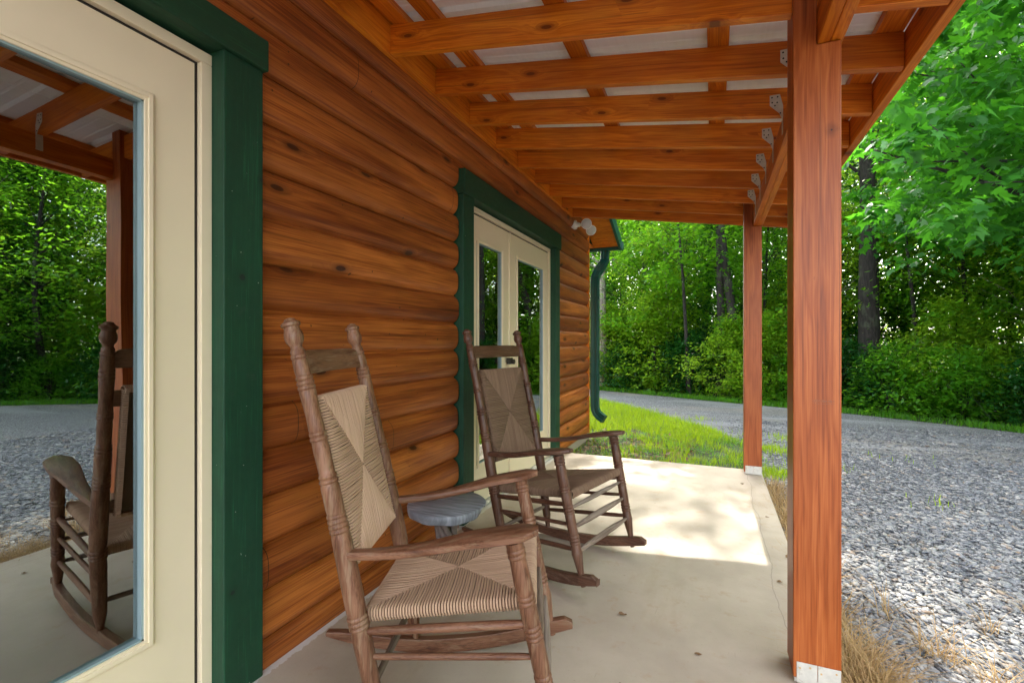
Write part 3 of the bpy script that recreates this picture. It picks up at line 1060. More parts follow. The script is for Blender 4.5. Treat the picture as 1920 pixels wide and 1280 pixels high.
def make_chair(label, mz, mx, my, seat_m, back_m, spind):
    t = thing('rocking_chair', label, 'rocking chair', (0, 0, 0))
    pu = np.polyfit([0.05, 0.382, 0.552, 1.22], [-0.187, -0.247, -0.284, -0.443], 2)
    vfun = lambda w: float(np.interp(w, [0.0, 0.38, 1.22], [0.205, 0.225, 0.229]))
    post_base = [(0.045, 0.013), (0.07, 0.014), (0.12, 0.023), (0.30, 0.0275), (0.50, 0.0290), (0.60, 0.0275), (0.66, 0.0260), (0.75, 0.0265), (0.80, 0.0225), (0.88, 0.0240), (0.95, 0.0210), (1.02, 0.0235), (1.10, 0.0215), (1.135, 0.0205)]
    pp = rings(post_base, [0.352, 0.366, 0.380, 0.625, 0.639, 0.653, 0.667, 0.765, 0.779, 0.885, 0.899, 1.030, 1.044, 1.058, 1.118])
    pp += [(1.140, 0.0170), (1.147, 0.0160), (1.154, 0.0190), (1.161, 0.0240), (1.172, 0.0265), (1.184, 0.0255), (1.195, 0.0215), (1.203, 0.0215), (1.206, 0.0265), (1.213, 0.0270), (1.218, 0.0210), (1.221, 0.0160), (1.226, 0.0140), (1.229, 0.004)]
    leg_base = [(0.045, 0.0115), (0.09, 0.0125), (0.15, 0.020), (0.19, 0.0255), (0.22, 0.0225), (0.30, 0.0235), (0.42, 0.0240), (0.52, 0.0250), (0.57, 0.0235), (0.628, 0.0245)]
    lp = rings(leg_base, [0.235, 0.249, 0.263, 0.370, 0.384, 0.398, 0.466, 0.480, 0.590, 0.604])
    for s_ in (1, -1):
        P = lambda w: Vector((float(np.polyval(pu, w)), s_ * vfun(w), w))
        m_ = MB(); lathe(m_, P, pp, 20)
        part('back_post', m_, mz, t, smooth=True)
        Lf = lambda w: Vector((0.204 + (0.618 - w) / 0.512 * 0.108, s_ * (0.285 - (0.618 - w) / 0.512 * 0.016), w))
        m_ = MB(); lathe(m_, Lf, lp, 20)
        part('front_leg', m_, mz, t, smooth=True)
        # arm rest: paddle outline along its centre line
        up_, dn_ = [], []
        K = 26
        secs = []
        for i in range(K + 1):
            q = i / K
            u = -0.285 + q * 0.552
            w = 0.553 + 0.100 * q - 0.012 * math.sin(math.pi * min(1, q * 1.5)) + 0.004
            v_in = np.interp(q, [0, 0.15, 0.45, 0.75, 0.93, 1.0], [0.016, 0.018, 0.028, 0.045, 0.044, 0.018])
            v_out = np.interp(q, [0, 0.15, 0.45, 0.75, 0.93, 1.0], [0.016, 0.018, 0.032, 0.056, 0.050, 0.014])
            vc = 0.232 + 0.050 * q
            hh = 0.0125 if q > 0.12 else 0.0125
            if q > 0.96:
                hh = 0.010
            secs.append((u, vc - v_in, vc + v_out, w, hh))
        vs, fs = [], []
        NS = 10
        for (u, a_, b_, w, hh) in secs:
            c_, h_ = (a_ + b_) / 2, (b_ - a_) / 2
            for k in range(NS):
                th = 2 * math.pi * (k + 0.5) / NS
                cx_ = math.copysign(abs(math.cos(th)) ** 0.35, math.cos(th)); sz_ = math.copysign(abs(math.sin(th)) ** 0.5, math.sin(th))
                vs.append((u, s_ * (c_ + h_ * cx_), w + hh * sz_))
        for i in range(K):
            for k in range(NS):
                k2 = (k + 1) % NS
                f = (i * NS + k, i * NS + k2, (i + 1) * NS + k2, (i + 1) * NS + k)
                fs.append(f if s_ > 0 else f[::-1])
        fs.append(tuple(range(NS))); fs.append(tuple(K * NS + k for k in range(NS))[::-1])
        m_ = MB().add(vs, fs)
        part('armrest', m_, mx, t, smooth=True)
        # rocker
        vs, fs = [], []
        K = 30
        hw = 0.0145
        for i in range(K + 1):
            q = i / K
            u = -0.515 + q * 0.915
            bz = (u + 0.06) ** 2 / 2.9 + 0.001
            hgt = float(np.interp(q, [0, 0.06, 0.2, 0.5, 0.9, 0.985, 1], [0.016, 0.032, 0.046, 0.052, 0.050, 0.044, 0.022]))
            vc = float(np.interp(u, [-0.515, -0.19, 0.30, 0.40], [0.178, 0.203, 0.270, 0.268]))
            for dv, dz in ((-hw, 0), (hw, 0), (hw, hgt), (-hw, hgt)):
                vs.append((u + (0.012 if (q == 1 and dz > 0) else 0) * 0, s_ * (vc + dv), bz + dz))
        for i in range(K):
            for k in range(4):
                k2 = (k + 1) % 4
                f = (i * 4 + k, i * 4 + k2, (i + 1) * 4 + k2, (i + 1) * 4 + k)
                fs.append(f if s_ < 0 else f[::-1])
        fs.append((0, 1, 2, 3)); fs.append((K * 4 + 3, K * 4 + 2, K * 4 + 1, K * 4))
        m_ = MB().add(vs, fs)
        part('rocker', m_, mx, t, bevel=0.003)
        # side rail under the seat and side stretchers
        for (wf, wb, r) in ((0.405, 0.335, 0.0125), (0.315, 0.262, 0.0095), (0.205, 0.150, 0.0115)):
            a_, b_ = Lf(wf), P(wb)
            m_ = MB().tube([a_, a_.lerp(b_, 0.12), a_.lerp(b_, 0.5), a_.lerp(b_, 0.88), b_], [r * 0.75, r * 0.95, r, r * 0.95, r * 0.75], 12)
            part('seat_rail' if wf > 0.4 else 'side_stretcher', m_, mx, t, smooth=True)
    # front spindles
    for w, r in ((0.385, 0.0095), (0.300, 0.0125), (0.195, 0.0125)):
        a_ = Vector((0.204 + (0.618 - w) / 0.512 * 0.108, 0.272, w)); b_ = a_.copy(); b_.y = -0.272
        m_ = MB().tube([a_.lerp(b_, q) for q in (0.03, 0.1, 0.3, 0.5, 0.7, 0.9, 0.97)], [r * 0.6, r * 0.8, r * 1.15, r * 1.25, r * 1.15, r * 0.8, r * 0.6], 12)
        part('front_stretcher', m_, spind, t, smooth=True)
    for w in (0.17,):
        a_ = Vector((float(np.polyval(pu, w)), 0.21, w)); b_ = a_.copy(); b_.y = -0.21
        m_ = MB().tube([a_.lerp(b_, q) for q in (0, 0.1, 0.5, 0.9, 1)], [0.008, 0.010, 0.012, 0.010, 0.008], 12)
        part('back_stretcher', m_, spind, t, smooth=True)
    # seat
    m_ = MB()
    zt = lambda u: 0.462 + (u - 0.255) * (0.080 / 0.496)
    A_, B_, C_, D_ = (0.252, -0.246, zt(0.252)), (0.252, 0.246, zt(0.252)), (-0.238, 0.196, zt(-0.238)), (-0.238, -0.196, zt(-0.238))
    nn = (-0.16, 0, 1)
    weave(m_, A_, B_, C_, D_, nn, 0.036, (0.0062, 0.0088, 0.0062, 0.0088), (0.0032, 0.0034, 0.0032, 0.0034), 0.004)
    mid_ = (0.004, 0, zt(0.004) + 0.002)
    seat = part('seat', m_, seat_m, t, smooth=True)
    m_ = MB().hexa([(0.243, -0.237, 0.428), (0.243, 0.237, 0.428), (-0.23, 0.188, 0.352), (-0.23, -0.188, 0.352), (0.243, -0.237, 0.4555), (0.243, 0.237, 0.4555), (-0.23, 0.188, 0.378), (-0.23, -0.188, 0.378)])
    part('seat_stuffing', m_, M['cord_core'], seat, loc=(0, 0, 0))
    # back: head slat, two rails, woven panel between two dowels
    uf = lambda w: float(np.polyval(pu, w))
    def slat(w0, w1, arch, thick=0.014, nm='head_slat'):
        vs, fs = [], []
        K = 18
        for i in range(K + 1):
            v = -0.222 + 0.444 * i / K
            e = min(1.0, (0.222 - abs(v)) / 0.045)
            top = w1 - arch * (1 - e) ** 2 * 2
            bow = -0.018 * (1 - (v / 0.222) ** 2)
            for dw, du in ((w0, -thick / 2), (w0, thick / 2), (top, thick / 2), (top, -thick / 2)):
                vs.append((uf(dw) + du + bow, v, dw))
        for i in range(K):
            for k in range(4):
                k2 = (k + 1) % 4
                fs.append((i * 4 + k, i * 4 + k2, (i + 1) * 4 + k2, (i + 1) * 4 + k)[::-1])
        fs.append((0, 1, 2, 3)); fs.append((K * 4 + 3, K * 4 + 2, K * 4 + 1, K * 4))
        part(nm, MB().add(vs, fs), my, t, bevel=0.003)
    slat(1.066, 1.136, 0.010)
    slat(0.925, 0.985, 0.0, 0.016, 'back_rail')
    slat(0.520, 0.570, 0.0, 0.016, 'back_rail')
    pv = 0.180
    zt2, zb2 = 0.998, 0.512
    def fpt(w, v, off):
        return (uf(w) + off, v, w)
    m_ = MB()
    offn = 0.016
    A_, B_, C_, D_ = fpt(zb2, -pv, offn), fpt(zb2, pv, offn), fpt(zt2, pv, offn), fpt(zt2, -pv, offn)
    nb = (1, 0, 0.235)
    weave(m_, A_, B_, C_, D_, nb, 0.046, (0.0062, 0.0088, 0.0062, 0.0088), (0.0032, 0.0038, 0.0032, 0.0038), -0.003)
    back = part('woven_back', m_, back_m, t, smooth=True)
    m_ = MB().hexa([fpt(zb2 + .006, -pv + .006, -0.022), fpt(zb2 + .006, -pv + .006, 0.0125), fpt(zb2 + .006, pv - .006, 0.0125), fpt(zb2 + .006, pv - .006, -0.022), fpt(zt2 - .006, -pv + .006, -0.022), fpt(zt2 - .006, -pv + .006, 0.0125), fpt(zt2 - .006, pv - .006, 0.0125), fpt(zt2 - .006, pv - .006, -0.022)])
    part('back_stuffing', m_, M['cord_core'], back, loc=(0, 0, 0))
    return t


c1 = make_chair('brown rocking chair with pale tan woven seat, nearest, in front of the grey table', M['chair_z'], M['chair_x'], M['chair_y'], M['cord_tan'], M['cord_pale'], M['spindle'])
c1.location = (-0.778, 1.381, 0); c1.rotation_euler = (0, 0, 0.348)
c2 = make_chair('dark brown rocking chair with brown woven seat before the far double door', M['dark_z'], M['dark_x'], M['dark_y'], M['cord_brown'], M['cord_brown'], M['spindle'])
c2.location = (-0.786, 2.477, 0); c2.rotation_euler = (0, 0, -0.268)
for c_ in (c1, c2):
    c_['group'] = 'rocking chairs on the porch slab'

# ------------------------------------------------------------------ side table
tb = thing('side_table', 'small round blue-grey wood slab table on a bundle of branch legs', 'side table', (-1.16, 1.965, 0))
K = 64
out_ = []
random.seed(5)
ph = [random.uniform(0, 6.28) for _ in range(6)]
for i in range(K):
    th = 2 * math.pi * i / K
    r = 0.185 + sum(0.0028 / (j + 1) * math.sin((j + 2) * th + ph[j]) for j in range(6))
    out_.append((th, r))
vs, fs = [], []
lev = [(0.358, -0.010), (0.360, -0.004), (0.378, 0.0), (0.3975, 0.001), (0.4005, -0.002)]
cx_, cy_ = -1.16, 1.965
for li, (z, dr) in enumerate(lev):
    for th, r in out_:
        # broken-away underside on the side by the door
        brk = math.exp(-((math.atan2(math.sin(th - 0.25), math.cos(th - 0.25))) / 0.28) ** 2)
        zz = z
        rr = r + dr + 0.0008 * math.sin(31 * th + li * 2)
        if li <= 2:
            zz = z + brk * (0.040 - li * 0.008)
        vs.append((cx_ + rr * math.cos(th), cy_ + rr * math.sin(th), zz + (0.002 * math.sin(9 * th) if li < 2 else 0)))
for li in range(len(lev) - 1):
    for i in range(K):
        i2 = (i + 1) % K
        fs.append((li * K + i, li * K + i2, (li + 1) * K + i2, (li + 1) * K + i))
fs.append(tuple((len(lev) - 1) * K + i for i in range(K)))
vs.append((cx_, cy_, 0.364)); nc = len(vs) - 1
for i in range(K):
    fs.append((nc, (i + 1) % K, i))
part('tabletop', MB().add(vs, fs), M['tabletop'], tb, smooth=True)
for i in range(7):
    a0 = i * 2 * math.pi / 7 + 0.2
    a1 = a0 + 2.3
    r0, r1 = 0.055 + 0.012 * (i % 2), 0.105
    pts = []
    for q in np.linspace(0, 1, 6):
        x = (1 - q) * r0 * math.cos(a0) + q * r1 * math.cos(a1)
        y = (1 - q) * r0 * math.sin(a0) + q * r1 * math.sin(a1)
        pts.append((cx_ + x + 0.006 * math.sin(5 * q + i), cy_ + y + 0.006 * math.cos(4 * q + i), 0.365 * (1 - q) + 0.002))
    part('leg', MB().tube(pts, [0.014, 0.015, 0.013, 0.015, 0.014, 0.016], 10), M['stick'], tb, smooth=True)

# ------------------------------------------------------------------ gravel chips (too many to count), grass
def scatter_chips(name, boxes, size, seed):
    rg = np.random.default_rng(seed)
    base = np.array([(-1, -.8, 0), (.9, -1, 0), (1, .7, 0), (-.7, 1, 0), (-.7, -.6, 1), (.7, -.7, .9), (.75, .5, 1), (-.5, .7, .85)], float)
    faces = np.array([(3, 2, 1, 0), (4, 5, 6, 7), (0, 1, 5, 4), (1, 2, 6, 5), (2, 3, 7, 6), (3, 0, 4, 7)])
    P = []
    for (x0, x1, y0, y1, dens) in boxes:
        n = int((x1 - x0) * (y1 - y0) * dens)
        P.append(np.stack([rg.uniform(x0, x1, n), rg.uniform(y0, y1, n)], 1))
    P = np.concatenate(P)
    n = len(P)
    sz = size * rg.lognormal(0, 0.45, n).clip(0.3, 2.3)
    asp = rg.uniform(0.5, 1.0, n)
    hh = sz * rg.uniform(0.18, 0.5, n)
    V = np.repeat(base[None], n, 0) + rg.normal(0, 0.22, (n, 8, 3)) * np.array([1, 1, 0.35])
    V[:, :, 0] *= sz[:, None]; V[:, :, 1] *= (sz * asp)[:, None]; V[:, :, 2] = V[:, :, 2] * hh[:, None]
    az = rg.uniform(0, 6.28, n); tl = rg.normal(0, 0.28, n)
    c, s = np.cos(tl)[:, None], np.sin(tl)[:, None]
    y, z = V[:, :, 1] * c - V[:, :, 2] * s, V[:, :, 1] * s + V[:, :, 2] * c
    x = V[:, :, 0]
    c, s = np.cos(az)[:, None], np.sin(az)[:, None]
    X_, Y_ = x * c - y * s, x * s + y * c
    V = np.stack([X_ + P[:, None, 0], Y_ + P[:, None, 1], z - 0.099 + (sz * 0.12)[:, None]], 2)
    F = (faces[None] + (np.arange(n) * 8)[:, None, None]).reshape(-1, 4)
    me = idxmesh(name, V.reshape(-1, 3), F)
    o = part(name, me, M['stone'])
    o['kind'] = 'stuff'
    return o


scatter_chips('gravel', [(0.42, 1.6, 0.8, 2.6, 12500), (1.6, 2.8, 1.0, 2.6, 8000), (0.42, 2.0, 2.6, 4.5, 7000), (2.0, 4.0, 1.8, 4.5, 4000), (0.42, 3.5, 4.5, 6.5, 2200), (3.5, 5.0, 3.0, 6.5, 1100), (0.2, 4.5, 6.5, 8.5, 600)], 0.0098, 11)


def blades(name, pts, h, w, mat, seed, curl=0.5, lean=0.35, base_z=-0.095, kind='stuff'):
    rg = np.random.default_rng(seed)
    n = len(pts)
    H_ = h * rg.uniform(0.5, 1.25, n)
    az = rg.uniform(0, 6.283, n)
    ln = rg.uniform(0.1, 1.0, n) * lean
    d = np.stack([np.cos(az), np.sin(az)], 1)
    pz = np.stack([-d[:, 1], d[:, 0]], 1) * (w / 2)
    B = np.concatenate([pts, np.full((n, 1), base_z)], 1)
    def at(t, ww):
        off = d * (H_ * (ln * t + curl * ln * t * t * 1.5))[:, None]
        z = H_ * (t - 0.28 * curl * t * t)
        c = np.stack([B[:, 0] + off[:, 0], B[:, 1] + off[:, 1], B[:, 2] + z], 1)
        s = np.concatenate([pz * ww, np.zeros((n, 1))], 1)
        return c - s, c + s
    a0, a1 = at(0, 1.0); b0, b1 = at(0.45, 0.85); c0, c1_ = at(0.8, 0.5); tip, _ = at(1.0, 0.0)
    V = np.stack([a0, a1, b1, b0, c1_, c0, tip], 1).reshape(-1, 3)
    k = (np.arange(n) * 7)[:, None]
    Q = np.concatenate([k + np.array([[0, 1, 2, 3]]), k + np.array([[3, 2, 4, 5]]), k + np.array([[5, 4, 6, 6]])], 0)
    # last one is a triangle: build separately as degenerate-free mesh
    me = bpy.data.meshes.new(name)
    q4 = Q[:2 * n]; t3 = (k + np.array([[5, 4, 6]]))
    me.vertices.add(len(V)); me.vertices.foreach_set('co', V.astype(np.float32).ravel())
    li = np.concatenate([q4.ravel(), t3.ravel()]).astype(np.int32)
    me.loops.add(len(li)); me.loops.foreach_set('vertex_index', li)
    tot = np.concatenate([np.full(2 * n, 4), np.full(n, 3)]).astype(np.int32)
    st = np.concatenate([[0], np.cumsum(tot)[:-1]]).astype(np.int32)
    me.polygons.add(3 * n); me.polygons.foreach_set('loop_start', st); me.polygons.foreach_set('loop_total', tot)
    me.update(calc_edges=True)
    o = part(name, me, mat)
    if kind: o['kind'] = kind
    return o


def inpoly(P, poly):
    x, y = P[:, 0], P[:, 1]
    r = np.zeros(len(P), bool)
    j = len(poly) - 1
    for i in range(len(poly)):
        xi, yi = poly[i]; xj, yj = poly[j]
        c = ((yi > y) != (yj > y)) & (x < (xj - xi) * (y - yi) / (yj - yi + 1e-12) + xi)
        r ^= c
        j = i
    return r


P = np.stack([rng.uniform(-4.4, 0.45, 90000), rng.uniform(4.85, 11.4, 90000)], 1)
P = P[inpoly(P, LAWN)]
bare = (np.sin(P[:, 0] * 7.1 + 1.3 * np.sin(P[:, 1] * 3)) * np.sin(P[:, 1] * 5.3 + P[:, 0] * 2.2) > 0.15) & (P[:, 1] < 6.6 + 0.4 * np.sin(P[:, 0] * 4))
thin = bare & (rng.random(len(P)) < 0.93)
nearwall = (P[:, 0] < -0.95) & (P[:, 1] < 6.6) & (rng.random(len(P)) < 0.75)
sparse = (P[:, 1] < 6.2) & (rng.random(len(P)) < 0.45)
P = P[~(thin | nearwall | sparse)]
blades('grass', P, 0.085, 0.0055, M['grass'], 21)
# green weeds and verge along the driveway's far side
P = np.stack([rng.uniform(-3.0, 1.1, 5200), rng.uniform(4.9, 10.5, 5200)], 1)
edge_ = np.interp(P[:, 1], [4.8, 5.3, 6.4, 7.3, 8.3, 9.3, 10.2, 11.4], [0.36, 0.42, 0.34, 0.0, -0.7, -1.5, -2.4, -4.5])
P = P[np.abs(P[:, 0] - edge_ - 0.12) < np.abs(rng.normal(0, 0.22, len(P)))]
blades('stray_grass', P, 0.06, 0.005, M['grass'], 27)
xs = rng.uniform(-9, 16, 42000)
P = np.stack([xs, far_y(xs) + np.abs(rng.normal(0, 0.28, len(xs))) - 0.06], 1)
P = P[rng.random(len(P)) < 0.35 + 0.65 * (np.sin(P[:, 0] * 2.3) * np.sin(P[:, 0] * 5.1 + 1) > -0.2)]
P = P[rng.random(len(P)) < 0.6]
blades('verge_grass', P, 0.10, 0.009, M['leaf_a'], 22)
P = []
for cx0, cy0, r_, n_ in [(0.62, 6.2, 0.25, 300), (1.0, 5.6, 0.2, 120), (1.6, 4.6, 0.2, 14), (0.55, 5.1, 0.2, 420), (2.1, 3.7, 0.25, 8), (0.9, 7.0, 0.3, 200), (1.9, 6.3, 0.4, 16), (-0.2, 8.2, 0.15, 60), (2.3, 2.9, 0.2, 6)]:
    P.append(rng.normal(0, r_ * 0.5, (n_, 2)) + (cx0, cy0))
blades('weeds', np.concatenate(P), 0.07, 0.006, M['grass'], 23)
P = []
tf = [(0.50 + 0.05 * math.sin(i * 1.3), 1.25 + 0.035 * i, 0.09, 60) for i in range(0, 34)]
tf += [(0.47 + 0.03 * math.sin(i), 2.5 + 0.05 * i, 0.07, 34) for i in range(0, 42)]
tf += [(0.47, 1.45 + 0.02 * i, 0.05, 26) for i in range(-25, 40)]
tf += [(0.56, 1.55, 0.06, 90), (0.62, 1.4, 0.08, 90), (0.52, 2.1, 0.05, 110), (0.50, 2.5, 0.05, 50), (0.47, 3.2, 0.05, 60), (0.46, 3.7, 0.06, 70), (0.47, 4.2, 0.06, 60), (0.5, 4.6, 0.08, 90), (0.86, 1.95, 0.05, 60), (0.98, 1.9, 0.05, 50), (0.83, 2.4, 0.06, 70), (0.95, 2.25, 0.05, 60), (1.1, 2.3, 0.05, 60), (1.18, 2.05, 0.04, 30), (1.0, 1.6, 0.05, 60), (1.15, 1.45, 0.05, 50), (0.98, 1.35, 0.05, 50), (1.4, 1.5, 0.03, 25), (1.35, 2.9, 0.05, 25), (0.75, 2.7, 0.05, 30), (1.1, 2.7, 0.04, 20)]
for cx0, cy0, r_, n_ in tf:
    q = rng.normal(0, 1, (n_, 2)) * r_ * 0.5 + (cx0, cy0)
    P.append(q)
P = np.concatenate(P); P = P[P[:, 0] > 0.41]
blades('dry_grass', P, 0.135, 0.0030, M['dry_grass'], 24, curl=0.9, lean=0.9)


# ------------------------------------------------------------------ trees
def star_leaf():
    pts = [(0, 0.0), (0.20, -0.02), (0.45, 0.10), (0.28, 0.28), (0.50, 0.55), (0.18, 0.52), (0.0, 1.0), (-0.18, 0.52), (-0.50, 0.55), (-0.28, 0.28), (-0.45, 0.10), (-0.20, -0.02)]
    return np.array([(x, y, 0.10 * abs(x) - 0.12 * y * y) for x, y in pts])


def oval_leaf():
    return np.array([(0, 0, 0), (0.30, 0.45, 0.05), (0, 1.0, -0.08), (-0.30, 0.45, 0.05)], float)


def oval6():
    return np.array([(0, 0, 0), (0.24, 0.25, 0.04), (0.27, 0.6, 0.02), (0, 1.0, -0.1), (-0.27, 0.6, 0.02), (-0.24, 0.25, 0.04)], float)


def leaves(centres, radii, per, size, shape, seed, droop=0.35, flat=0.28):
    """sprays of leaves: every clump is a tilted, uneven, layered disc"""
    rg = np.random.default_rng(seed)
    nc = len(centres)
    idx = np.repeat(np.arange(nc), per)
    n = len(idx)
    r = np.sqrt(rg.random(n)) * radii[idx]
    a = rg.uniform(0, 6.283, n)
    loc = np.stack([r * np.cos(a), r * np.sin(a), rg.normal(0, flat, n) * radii[idx]], 1)
    tilt = rg.normal(0, 0.35, (nc, 2))
    loc[:, 2] += loc[:, 0] * tilt[idx, 0] + loc[:, 1] * tilt[idx, 1] - 0.25 * r * r / np.maximum(radii[idx], 0.01)
    pos = centres[idx] + loc
    S = size * rg.uniform(0.6, 1.25, n)
    # leaf frame: tip direction outwards-ish and drooping; normal mostly up
    az = a + rg.normal(0, 0.9, n)
    dr = rg.normal(droop, 0.35, n)
    t_ = np.stack([np.cos(az) * np.cos(dr), np.sin(az) * np.cos(dr), -np.sin(dr)], 1)
    side = np.stack([-np.sin(az), np.cos(az), rg.normal(0, 0.45, n)], 1)
    side /= np.linalg.norm(side, axis=1)[:, None]
    nrm = np.cross(side, t_); nrm /= np.linalg.norm(nrm, axis=1)[:, None]
    V = pos[:, None] + S[:, None, None] * (shape[None, :, 0, None] * side[:, None] + shape[None, :, 1, None] * t_[:, None] + shape[None, :, 2, None] * nrm[:, None])
    return V.reshape(-1, 3)


def crown_points(h, z0, rad, nclump, seed, skew=0.0, lobes=5):
    rg = np.random.default_rng(seed)
    lb = [(rg.uniform(0, 6.283), rg.uniform(z0, h), rg.uniform(0.35, 0.75)) for _ in range(lobes)]
    out = []
    while len(out) < nclump:
        z = rg.uniform(z0, h)
        q = (z - z0) / (h - z0)
        env = rad * (math.sin(math.pi * min(1, 0.18 + 0.80 * q)) ** 0.7)
        a = rg.uniform(0, 6.283)
        lobe = 0.62 + sum(k * math.exp(-((math.remainder(a - la, 6.283)) / 0.8) ** 2 - ((z - lz) / (0.25 * (h - z0))) ** 2) for la, lz, k in lb)
        r = env * lobe * rg.random() ** 0.45
        out.append((r * math.cos(a) + skew * q, r * math.sin(a), z))
    return np.array(out)


def make_crown_mesh(name, h, z0, rad, ncl, per, lsize, shape, seed, clump=0.45, skew=0.0, lobes=5):
    C = crown_points(h, z0, rad, ncl, seed, skew, lobes)
    rg = np.random.default_rng(seed + 1)
    Rr = clump * rg.uniform(0.5, 1.3, len(C))
    V = leaves(C, Rr, per, lsize, shape, seed + 2)
    return fastmesh(name, V, len(shape)), C


def trunk_mb(h, r, C, seed, lean=(0, 0), nl=14, zlow=1.0, wob=0.12):
    rg = np.random.default_rng(seed)
    mb_ = MB()
    zs = np.linspace(0, h, 12)
    w1, w2 = rg.uniform(0, 6), rg.uniform(0, 6)
    cen = lambda z: np.array([lean[0] * z / h + wob * math.sin(z * 0.7 + w1) - wob * math.sin(w1), lean[1] * z / h + wob * math.sin(z * 0.6 + w2) - wob * math.sin(w2), z])
    rad = lambda z: r * (1.0 - 0.82 * z / h) * (1 + 0.5 * math.exp(-z / 0.18))
    pts = [cen(z) for z in [-0.15, 0.0, 0.12, 0.35] + list(zs[1:])]
    mb_.tube([Vector(p) for p in pts], [rad(max(0, p[2])) for p in pts], 12)
    sel = rg.choice(len(C), size=min(nl, len(C)), replace=False)
    for i in sel:
        e = C[i]
        zs_ = max(zlow, e[2] - rg.uniform(0.4, 1.3))
        zs_ = min(zs_, h * 0.93)
        s_ = cen(zs_)
        m_ = (s_ + e) / 2 + np.array([0, 0, 0.12]) + rg.normal(0, 0.08, 3)
        rr = rad(zs_) * 0.42
        q1 = s_ * 0.75 + m_ * 0.25 + rg.normal(0, 0.03, 3)
        mb_.tube([Vector(s_), Vector(q1), Vector(m_), Vector(e)], [rr, rr * 0.75, rr * 0.5, max(0.004, rr * 0.15)], 6)
        # twigs
        for _ in range(2):
            e2 = e + rg.normal(0, 0.35, 3)
            mb_.tube([Vector(m_), Vector((m_ + e2) / 2 + rg.normal(0, 0.05, 3)), Vector(e2)], [rr * 0.4, rr * 0.25, 0.003], 5)
    return mb_


def plant_tree(x, y, label, kind, cat='tree', crown=None, trunk=None, leaf='leaf_a', bark='bark', rz=0.0, sc=1.0, group=None, name='tree'):
    t = thing(name, label, cat, (x, y, -0.11), rz, group)
    t.scale = (sc, sc, sc)
    o = part('trunk', trunk, M[bark], t, loc=(0, 0, 0), smooth=not isinstance(trunk, bpy.types.Mesh))
    c = bpy.data.objects.new('crown', crown)
    COL.objects.link(c); c.parent = t
    return t


PROT = {}


def proto(key, h, z0, rad, ncl, per, ls, shape, seed, tr, leaf, bark, clump=0.45, nl=14, zlow=1.0, lobes=5, skew=0.0, wob=0.12):
    cm, C = make_crown_mesh('crown_' + key, h, z0, rad, ncl, per, ls, shape, seed, clump, skew, lobes)
    cm.materials.append(M[leaf])
    tm_ = trunk_mb(h * 0.95, tr, C, seed + 5, nl=nl, zlow=zlow, wob=wob).mesh('trunk_' + key, (0, 0, 0), True)
    tm_.materials.append(M[bark])
    PROT[key] = (cm, tm_)


OV, O6, ST = oval_leaf(), oval6(), star_leaf()
proto('edge1', 6.0, 0.9, 1.9, 300, 44, 0.095, O6, 101, 0.07, 'leaf_a', 'bark', 0.42)
proto('edge2', 6.6, 1.4, 1.7, 260, 44, 0.10, O6, 102, 0.09, 'leaf_c', 'bark', 0.45)
proto('edge3', 5.4, 0.5, 1.6, 240, 46, 0.085, O6, 103, 0.05, 'leaf_b', 'bark_pale', 0.40)
proto('mid1', 12.0, 1.8, 2.9, 420, 46, 0.15, OV, 104, 0.16, 'leaf_b', 'bark', 0.62, zlow=3.0)
proto('mid2', 13.5, 2.2, 3.2, 440, 46, 0.16, OV, 105, 0.20, 'leaf_a', 'bark', 0.66, zlow=3.5)
proto('mid3', 10.0, 1.2, 2.3, 320, 46, 0.13, OV, 106, 0.11, 'leaf_a', 'bark', 0.55, zlow=2.2)
proto('tall', 17.0, 6.0, 3.8, 360, 46, 0.19, OV, 107, 0.24, 'leaf_c', 'bark', 0.8, zlow=5)
proto('sparse', 17.5, 8.0, 3.9, 190, 47, 0.13, OV, 108, 0.15, 'leaf_b', 'bark', 0.75, zlow=7)  # added canopy, crown above the view, filters the sun into dapples
proto('shrub1', 1.5, 0.10, 0.95, 130, 40, 0.075, O6, 111, 0.02, 'leaf_c', 'bark', 0.28, nl=10, zlow=0.1, wob=0.05)
proto('shrub2', 1.1, 0.05, 0.75, 100, 40, 0.07, O6, 112, 0.02, 'leaf_a', 'bark', 0.24, nl=10, zlow=0.1, wob=0.05)
proto('shrub3', 2.2, 0.15, 1.1, 170, 40, 0.085, O6, 113, 0.03, 'leaf_b', 'bark', 0.32, nl=12, zlow=0.2, wob=0.08)


LOOK = dict(edge1='young tree with mid-green leaves', edge2='young tree with dark green leaves', edge3='young tree with yellow-green leaves and pale stem',
            mid1='tall forest tree with yellow-green crown', mid2='tall thick tree with green crown', mid3='tall slim tree with green crown', tall='tallest dark-crowned tree', sparse='very tall added tree with thin sun-filtering crown',
            shrub1='dark green bush', shrub2='low mid-green bush', shrub3='large yellow-green bush')


def whereabouts(x, y):
    c_, s_ = math.cos(0.3966), math.sin(0.3966)
    d = -s_ * x + c_ * y
    px = 961 + 895 * (c_ * x + s_ * y) / max(d, 0.1)
    if d < 1 or px > 2150: return 'beyond the driveway out past the right edge'
    for lim, w_ in ((1105, 'behind the cabin corner'), (1175, 'just right of the downspout'), (1240, 'over the left of the lawn'), (1310, 'over the middle of the lawn'), (1385, 'left of the far post'),
                    (1435, 'behind the far post'), (1475, 'between the two posts'), (1590, 'behind the near post'), (1680, 'just right of the near post'), (1790, 'below the maple leaves'), (1930, 'near the right edge')):
        if px < lim: return w_
    return 'just outside the right edge'


